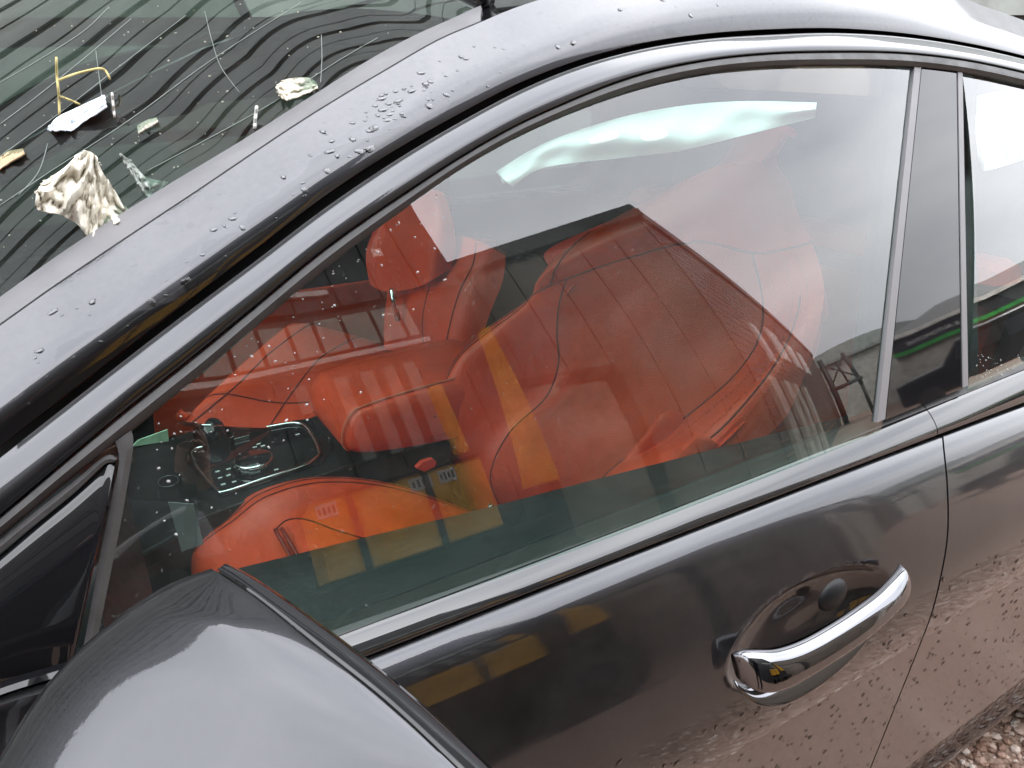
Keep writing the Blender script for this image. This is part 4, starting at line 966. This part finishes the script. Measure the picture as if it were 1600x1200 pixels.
for k in range(60):       # a cluster of larger beads half way up the pillar
    cc_ = random.gauss(625, 55); tt_ = min(.85, max(.2, random.gauss(.55, .14))); c = int(np.clip((cc_+150)/17, 2, len(cols)-3)); i_ = max(i for i, t_ in enumerate(RT[:-1]) if t_ <= tt_); f_ = (tt_-RT[i_])/(RT[i_+1]-RT[i_])
    a, b_ = np.array(rr[i_][c]), np.array(rr[i_+1][c]); du = np.array(rr[i_][c+1])-a; n0 = np.cross(du, b_-a); n0 = n0 if n0[2] > 0 else -n0
    it.append((lerp(a, b_, f_)+du*random.random(), n0, random.choice((.0012, .002, .003, .0042)), .3))
domes('water_drops', it, DROP, roof_p)

from mathutils import noise as NZ
# --- debris on the windscreen
from mathutils.bvhtree import BVHTree
bv = [tuple(p) for r in wrows for p in r]; bvh = BVHTree.FromPolygons(bv, grid_faces(len(wrows), len(wrows[0])))
def on_screen(p):
    h = bvh.ray_cast(Vector(CAM), Vector(ray(p)))
    return np.array(h[0]) if h[0] is not None else aty(p, .2)
def sheet(name, outline, label, cat, mat, base, depth=.01, wr=.5, n=30, tilt=0.25, group=None):
    """a crumpled sheet standing on the glass at 'base'; outline in picture points, own folds in depth"""
    y0 = on_screen(base)[1]; T = curve3(outline[0], 60)[:61]; Bm = curve3(outline[1], 60)[:61]; mm_ = min(len(T), len(Bm)); T = [T[int(i*(len(T)-1)/(mm_-1))] for i in range(mm_)]; Bm = [Bm[int(i*(len(Bm)-1)/(mm_-1))] for i in range(mm_)]; rows = []
    for k in range(n+1):
        f = k/n; r = []
        for i in range(len(T)):
            p = lerp(T[i], Bm[i], f); q1 = NZ.noise(Vector((i*.16*wr*2, f*2.6, len(label)))); q2 = NZ.noise(Vector((i*.4*wr*2+9, f*6, len(label)))); q3 = NZ.noise(Vector((i*1.0*wr*2, f*13+4, 2)))
            r.append(aty(tuple(p), y0-tilt*.1*(1-f)+depth*(3.2*abs(q1)+.8*abs(q2)+.10*q3)))
        rows.append(r)
    o = grid(name, rows, mat, None, solid=.0012, outward=(0, 1, .5)); tag(o, label, cat, group); return o
paperm = simple('bluish_paper', (.68, .74, .80), .8, var=.06)
sheet('rag', [[(66, 285), (100, 262), (126, 238), (146, 240), (160, 268), (176, 292), (200, 332)], [(56, 300), (60, 326), (96, 336), (120, 350), (142, 372), (170, 368), (206, 340)]], 'crumpled off-white rag lying against the left edge of the windscreen', 'rag', MAT['cream'], (140, 362), .0095, .5)
sheet('paper_scrap', [[(75, 202), (88, 184), (120, 168), (163, 148)], [(78, 204), (98, 203), (116, 201), (166, 166)]], 'bluish white torn paper scrap on the windscreen above the rag', 'paper', paperm, (120, 203), .004, .3)
sheet('plastic_wisp', [[(187, 239), (205, 252), (228, 276), (262, 284)], [(190, 243), (204, 268), (222, 296), (236, 312)]], 'thin grey plastic wisp on the windscreen right of the rag', 'plastic', simple('grey_plastic_film', (.30, .32, .29), .5, var=.2), (220, 300), .005, .4)
cardm = simple('tan_card', (.50, .36, .22), .85, var=.2)
sheet('card_scrap', [[(-6, 246), (14, 236), (36, 232)], [(-6, 268), (14, 254), (38, 240)]], 'tan card scrap at the left edge of the picture on the windscreen', 'card', cardm, (10, 262), .002, .3)
sheet('card_scrap', [[(214, 196), (228, 188), (244, 183)], [(216, 208), (230, 200), (247, 190)]], 'small beige card scrap on the windscreen between paper and pillar', 'card', simple('beige_card', (.42, .38, .31), .85, var=.2), (230, 203), .002, .3)
sheet('foam_block', [[(430, 136), (446, 124), (480, 121), (494, 128)], [(437, 150), (450, 157), (478, 146), (497, 137)]], 'beige foam lump lying on the windscreen near the pillar', 'foam', simple('beige_foam', (.46, .42, .34), .9, var=.2, bmp=.4), (460, 152), .004, .3)
strawm = simple('straw', (.50, .42, .18), .7, var=.2)
def straw(pts, label, rad=.0012, mat=strawm, base=None):
    y0 = on_screen(base or pts[-1])[1]; o = tube('straw', [aty(p, y0+.004*math.sin(i)) for i, p in enumerate(curve3(pts, 16))], rad, mat, None, n=6); tag(o, label, 'straw')
straw([(88, 90), (89, 120), (92, 150), (93, 180)], 'upright yellow straw standing beside the bluish paper scrap')
straw([(91, 126), (110, 118), (135, 111), (157, 107), (166, 112), (172, 124)], 'bent yellow straw arching over the bluish paper scrap', base=(91, 178))
straw([(92, 150), (108, 156), (124, 163)], 'short straw lying between upright straw and bluish paper', base=(92, 178))
straw([(401, 167), (399, 185), (398, 200)], 'short white stalk standing next to the windscreen edge', .0016, EM['frame'])
straw([(175, 146), (177, 165), (179, 183)], 'thin pale stalk right of the bluish paper scrap', .0012, EM['label'])
# thin pale lines laid along the windscreen
crm = simple('pale_line', (.22, .25, .23), .3)
for pts in ([(0, 322), (80, 268), (200, 190), (330, 95), (470, 5)], [(0, 245), (90, 180), (180, 110), (290, 25)], [(0, 195), (60, 150), (140, 85), (205, 30)], [(230, 268), (330, 215), (420, 165), (530, 95), (590, 60)], [(320, 18), (330, 60), (345, 105), (374, 145)], [(0, 130), (60, 95), (130, 50), (170, 12)], [(502, 55), (503, 90), (501, 130)], [(150, 80), (155, 120), (160, 160)], [(30, 305), (60, 270), (75, 225)]):
    pp = [on_screen(tuple(p)) for p in curve3(pts, 26)]; tube('glass_line', [p+np.array([0, .0003, .0006]) for p in pp], .00035, crm, screen, n=4)
# blotches of dirt on the windscreen
it = []
for k in range(160):
    p = (random.uniform(0, 620), random.uniform(0, 440))
    if p[1] > L4(p[0])-8: continue
    h = bvh.ray_cast(Vector(CAM), Vector(ray(p)))
    if h[0] is None: continue
    n0 = np.array(h[1]); n0 = n0 if n0[2] > 0 else -n0
    it.append((np.array(h[0])+n0*.0003, n0, random.choice((.0005, .0006, .0008, .0011)), .5))
domes('dirt_specks', it, simple('speck', (.28, .28, .22), .8), screen)
# paper slip and a flat grey sheet inside
sl = prism('paper_slip', [aty(p, .30) for p in ((206, 698), (216, 688), (262, 671), (264, 689))], (0, -.002, 0), simple('green_paper', (.36, .55, .40), .8, var=.25, nscale=60)); tag(sl, 'pale green printed slip lying on the dash inside the window corner', 'slip')
sl = prism('grey_sheet', [aty(p, .45) for p in ((263, 785), (303, 788), (318, 850), (284, 862))], (0, -.002, 0), simple('sheet_grey', (.20, .21, .21), .7, var=.12)); tag(sl, 'flat grey sheet standing in the footwell ahead of the seat', 'sheet')
# --- loose stones by the rear wheel
vs_, fs = [], []
ico = [(0, 0, 1), (.89, 0, .45), (.28, .85, .45), (-.72, .53, .45), (-.72, -.53, .45), (.28, -.85, .45), (.72, .53, -.45), (-.28, .85, -.45), (-.89, 0, -.45), (-.28, -.85, -.45), (.72, -.53, -.45)]
icf = [(0, 1, 2), (0, 2, 3), (0, 3, 4), (0, 4, 5), (0, 5, 1), (1, 6, 2), (2, 7, 3), (3, 8, 4), (4, 9, 5), (5, 10, 1), (2, 6, 7), (3, 7, 8), (4, 8, 9), (5, 9, 10), (1, 10, 6)]
for k in range(9000):
    x_, y_ = random.uniform(-2.6, -.9), random.uniform(.55, 1.9); r_ = min(.013, abs(random.gauss(.004, .0045))+.0025); a = random.random()*6.28; sx_, sy_, sz_ = random.uniform(.7, 1.4), random.uniform(.7, 1.3), random.uniform(.4, .9); b0 = len(vs_)
    for q in ico:
        X_, Y_ = q[0]*sx_*r_*random.uniform(.8, 1.2), q[1]*sy_*r_*random.uniform(.8, 1.2); vs_.append((x_+X_*math.cos(a)-Y_*math.sin(a), y_+X_*math.sin(a)+Y_*math.cos(a), max(.001, q[2]*sz_*r_+r_*.3)))
    fs += [tuple(b0+i for i in f) for f in icf]
sm_, t, b = newmat('stone_mix'); b.inputs['Roughness'].default_value = .6
gi = t.nodes.new('ShaderNodeNewGeometry'); t.links.new(ramp(t, gi.outputs['Random Per Island'], [(0, (.13, .07, .05)), (.45, (.28, .16, .11)), (.8, (.42, .30, .24)), (1, (.55, .48, .43))]), b.inputs['Base Color'])
o = mesh('gravel', vs_, fs, sm_, None, smooth=False); tag(o, 'loose brown gravel stones on the ground beside the rear wheel', 'gravel', kind='stuff')
# --- the photographer, seen only in the paintwork
F2 = np.array([-.50, -.866, 0]); Lt = np.array([.866, -.50, 0]); Bp = np.array([.0, 1.38, 0])-F2*.46
def pt(f, l, z): return Bp+F2*f+Lt*l+np.array([0, 0, z])
J = dict(pel=(pt(0, 0, .95), .15), sp=(pt(.01, 0, 1.12), .145), ch=(pt(.0, 0, 1.30), .16), nk=(pt(.03, 0, 1.47), .058), hd=(pt(.06, 0, 1.56), .085), ht=(pt(.05, 0, 1.68), .085))
E_ = [('pel', 'sp'), ('sp', 'ch'), ('ch', 'nk'), ('nk', 'hd'), ('hd', 'ht')]
for s_, sd_ in ((1, 'l'), (-1, 'r')):
    J.update({sd_+'sh': (pt(.01, .18*s_, 1.38), .068), sd_+'el': (pt(.14, .25*s_, 1.16), .05), sd_+'wr': (pt(.36, .095*s_, 1.37), .03), sd_+'pm': (pt(.41, .085*s_, 1.43), .032),
              sd_+'hp': (pt(0, .10*s_, .88), .10), sd_+'kn': (pt(.02, .12*s_, .49), .065), sd_+'an': (pt(-.01, .13*s_, .10), .045), sd_+'to': (pt(.16, .15*s_, .045), .042)})
    E_ += [('ch', sd_+'sh'), (sd_+'sh', sd_+'el'), (sd_+'el', sd_+'wr'), (sd_+'wr', sd_+'pm'), ('pel', sd_+'hp'), (sd_+'hp', sd_+'kn'), (sd_+'kn', sd_+'an'), (sd_+'an', sd_+'to')]
    for q in range(5):
        z0 = 1.47-.022*q; ln = (.9, 1, 1.05, 1, .8)[q]
        J.update({f'{sd_}f{q}a': (pt(.43, (.085-.004)*s_, z0), .0095), f'{sd_}f{q}b': (pt(.455+.005*ln, .065*s_, z0+.006), .009), f'{sd_}f{q}c': (pt(.445, (.045-.008*ln)*s_, z0+.008), .008)})
        E_ += [(sd_+'pm', f'{sd_}f{q}a'), (f'{sd_}f{q}a', f'{sd_}f{q}b'), (f'{sd_}f{q}b', f'{sd_}f{q}c')]
ks = list(J); me = bpy.data.meshes.new('person'); me.from_pydata([tuple(J[k][0]) for k in ks], [(ks.index(a), ks.index(b_)) for a, b_ in E_], [])
po = bpy.data.objects.new('person_tmp', me); col.objects.link(po); po.modifiers.new('k', 'SKIN'); sbm = po.modifiers.new('s', 'SUBSURF'); sbm.levels = sbm.render_levels = 1
for i, k in enumerate(ks): me.skin_vertices[0].data[i].radius = (J[k][1], J[k][1]); me.skin_vertices[0].data[i].use_root = (k == 'pel')
bpy.context.view_layer.update()
pm_ = bpy.data.meshes.new_from_object(po.evaluated_get(bpy.context.evaluated_depsgraph_get())); bpy.data.objects.remove(po); pm_.name = 'person'
skm = simple('skin', (.45, .24, .17), .5, var=.08); jk = simple('dark_jacket', (.012, .013, .018), .8, var=.3); tr_ = simple('dark_trousers', (.03, .032, .04), .85, var=.2)
pm_.materials.clear()
for m_ in (jk, tr_, skm, MAT['blackp']): pm_.materials.append(m_)
for p in pm_.polygons:
    c = np.array(p.center); f_ = np.dot(c-Bp, F2); p.use_smooth = True
    p.material_index = 2 if (c[2] > 1.475 and f_ < .25) or f_ > .365 else 3 if c[2] < .12 else 1 if c[2] < .92 else 0
person = bpy.data.objects.new('person', pm_); col.objects.link(person); tag(person, 'person in a dark jacket holding up a phone, seen only as a reflection', 'person')
rows = []
for i in range(8):
    a = i/7*math.pi*.55; rows.append([pt(.035, 0, 1.66)+np.array([.098*math.sin(a)*math.cos(q), .104*math.sin(a)*math.sin(q), .115*math.cos(a)]) for q in np.linspace(0, 2*math.pi, 20, endpoint=False)])
grid('hair', rows, simple('dark_hair', (.02, .015, .012), .7), person, cc=True, solid=.008, outward=(0, 0, 1))
for s_ in (1, -1):
    ec = pt(.142, .033*s_, 1.625); rows = [[ec+np.array([.011*math.sin(a)*math.cos(q), .011*math.sin(a)*math.sin(q), .011*math.cos(a)]) for q in np.linspace(0, 2*math.pi, 10, endpoint=False)] for a in np.linspace(.01, 3.13, 7)]
    grid('eye', rows, EM['frame'], person, cc=True)
tube('nose', [pt(.145, 0, 1.635), pt(.162, 0, 1.605), pt(.150, 0, 1.59)], lambda q: .008+.006*q, skm, person, n=8)
tube('mouth', [pt(.142, -.022, 1.562), pt(.150, 0, 1.56), pt(.142, .022, 1.562)], .005, simple('lips', (.35, .12, .10), .5), person, n=6)
fwv, rgv, upv = np.array(fwd), np.array(right), -np.array(down); pc = CAM-fwv*.022
ph = obox('phone', pc-rgv*.076-upv*.037, rgv*.152, upv*.074, -fwv*.008, MAT['gloss'], None, bevel=.004); tag(ph, 'black phone held up in both hands, seen only as a reflection', 'phone')
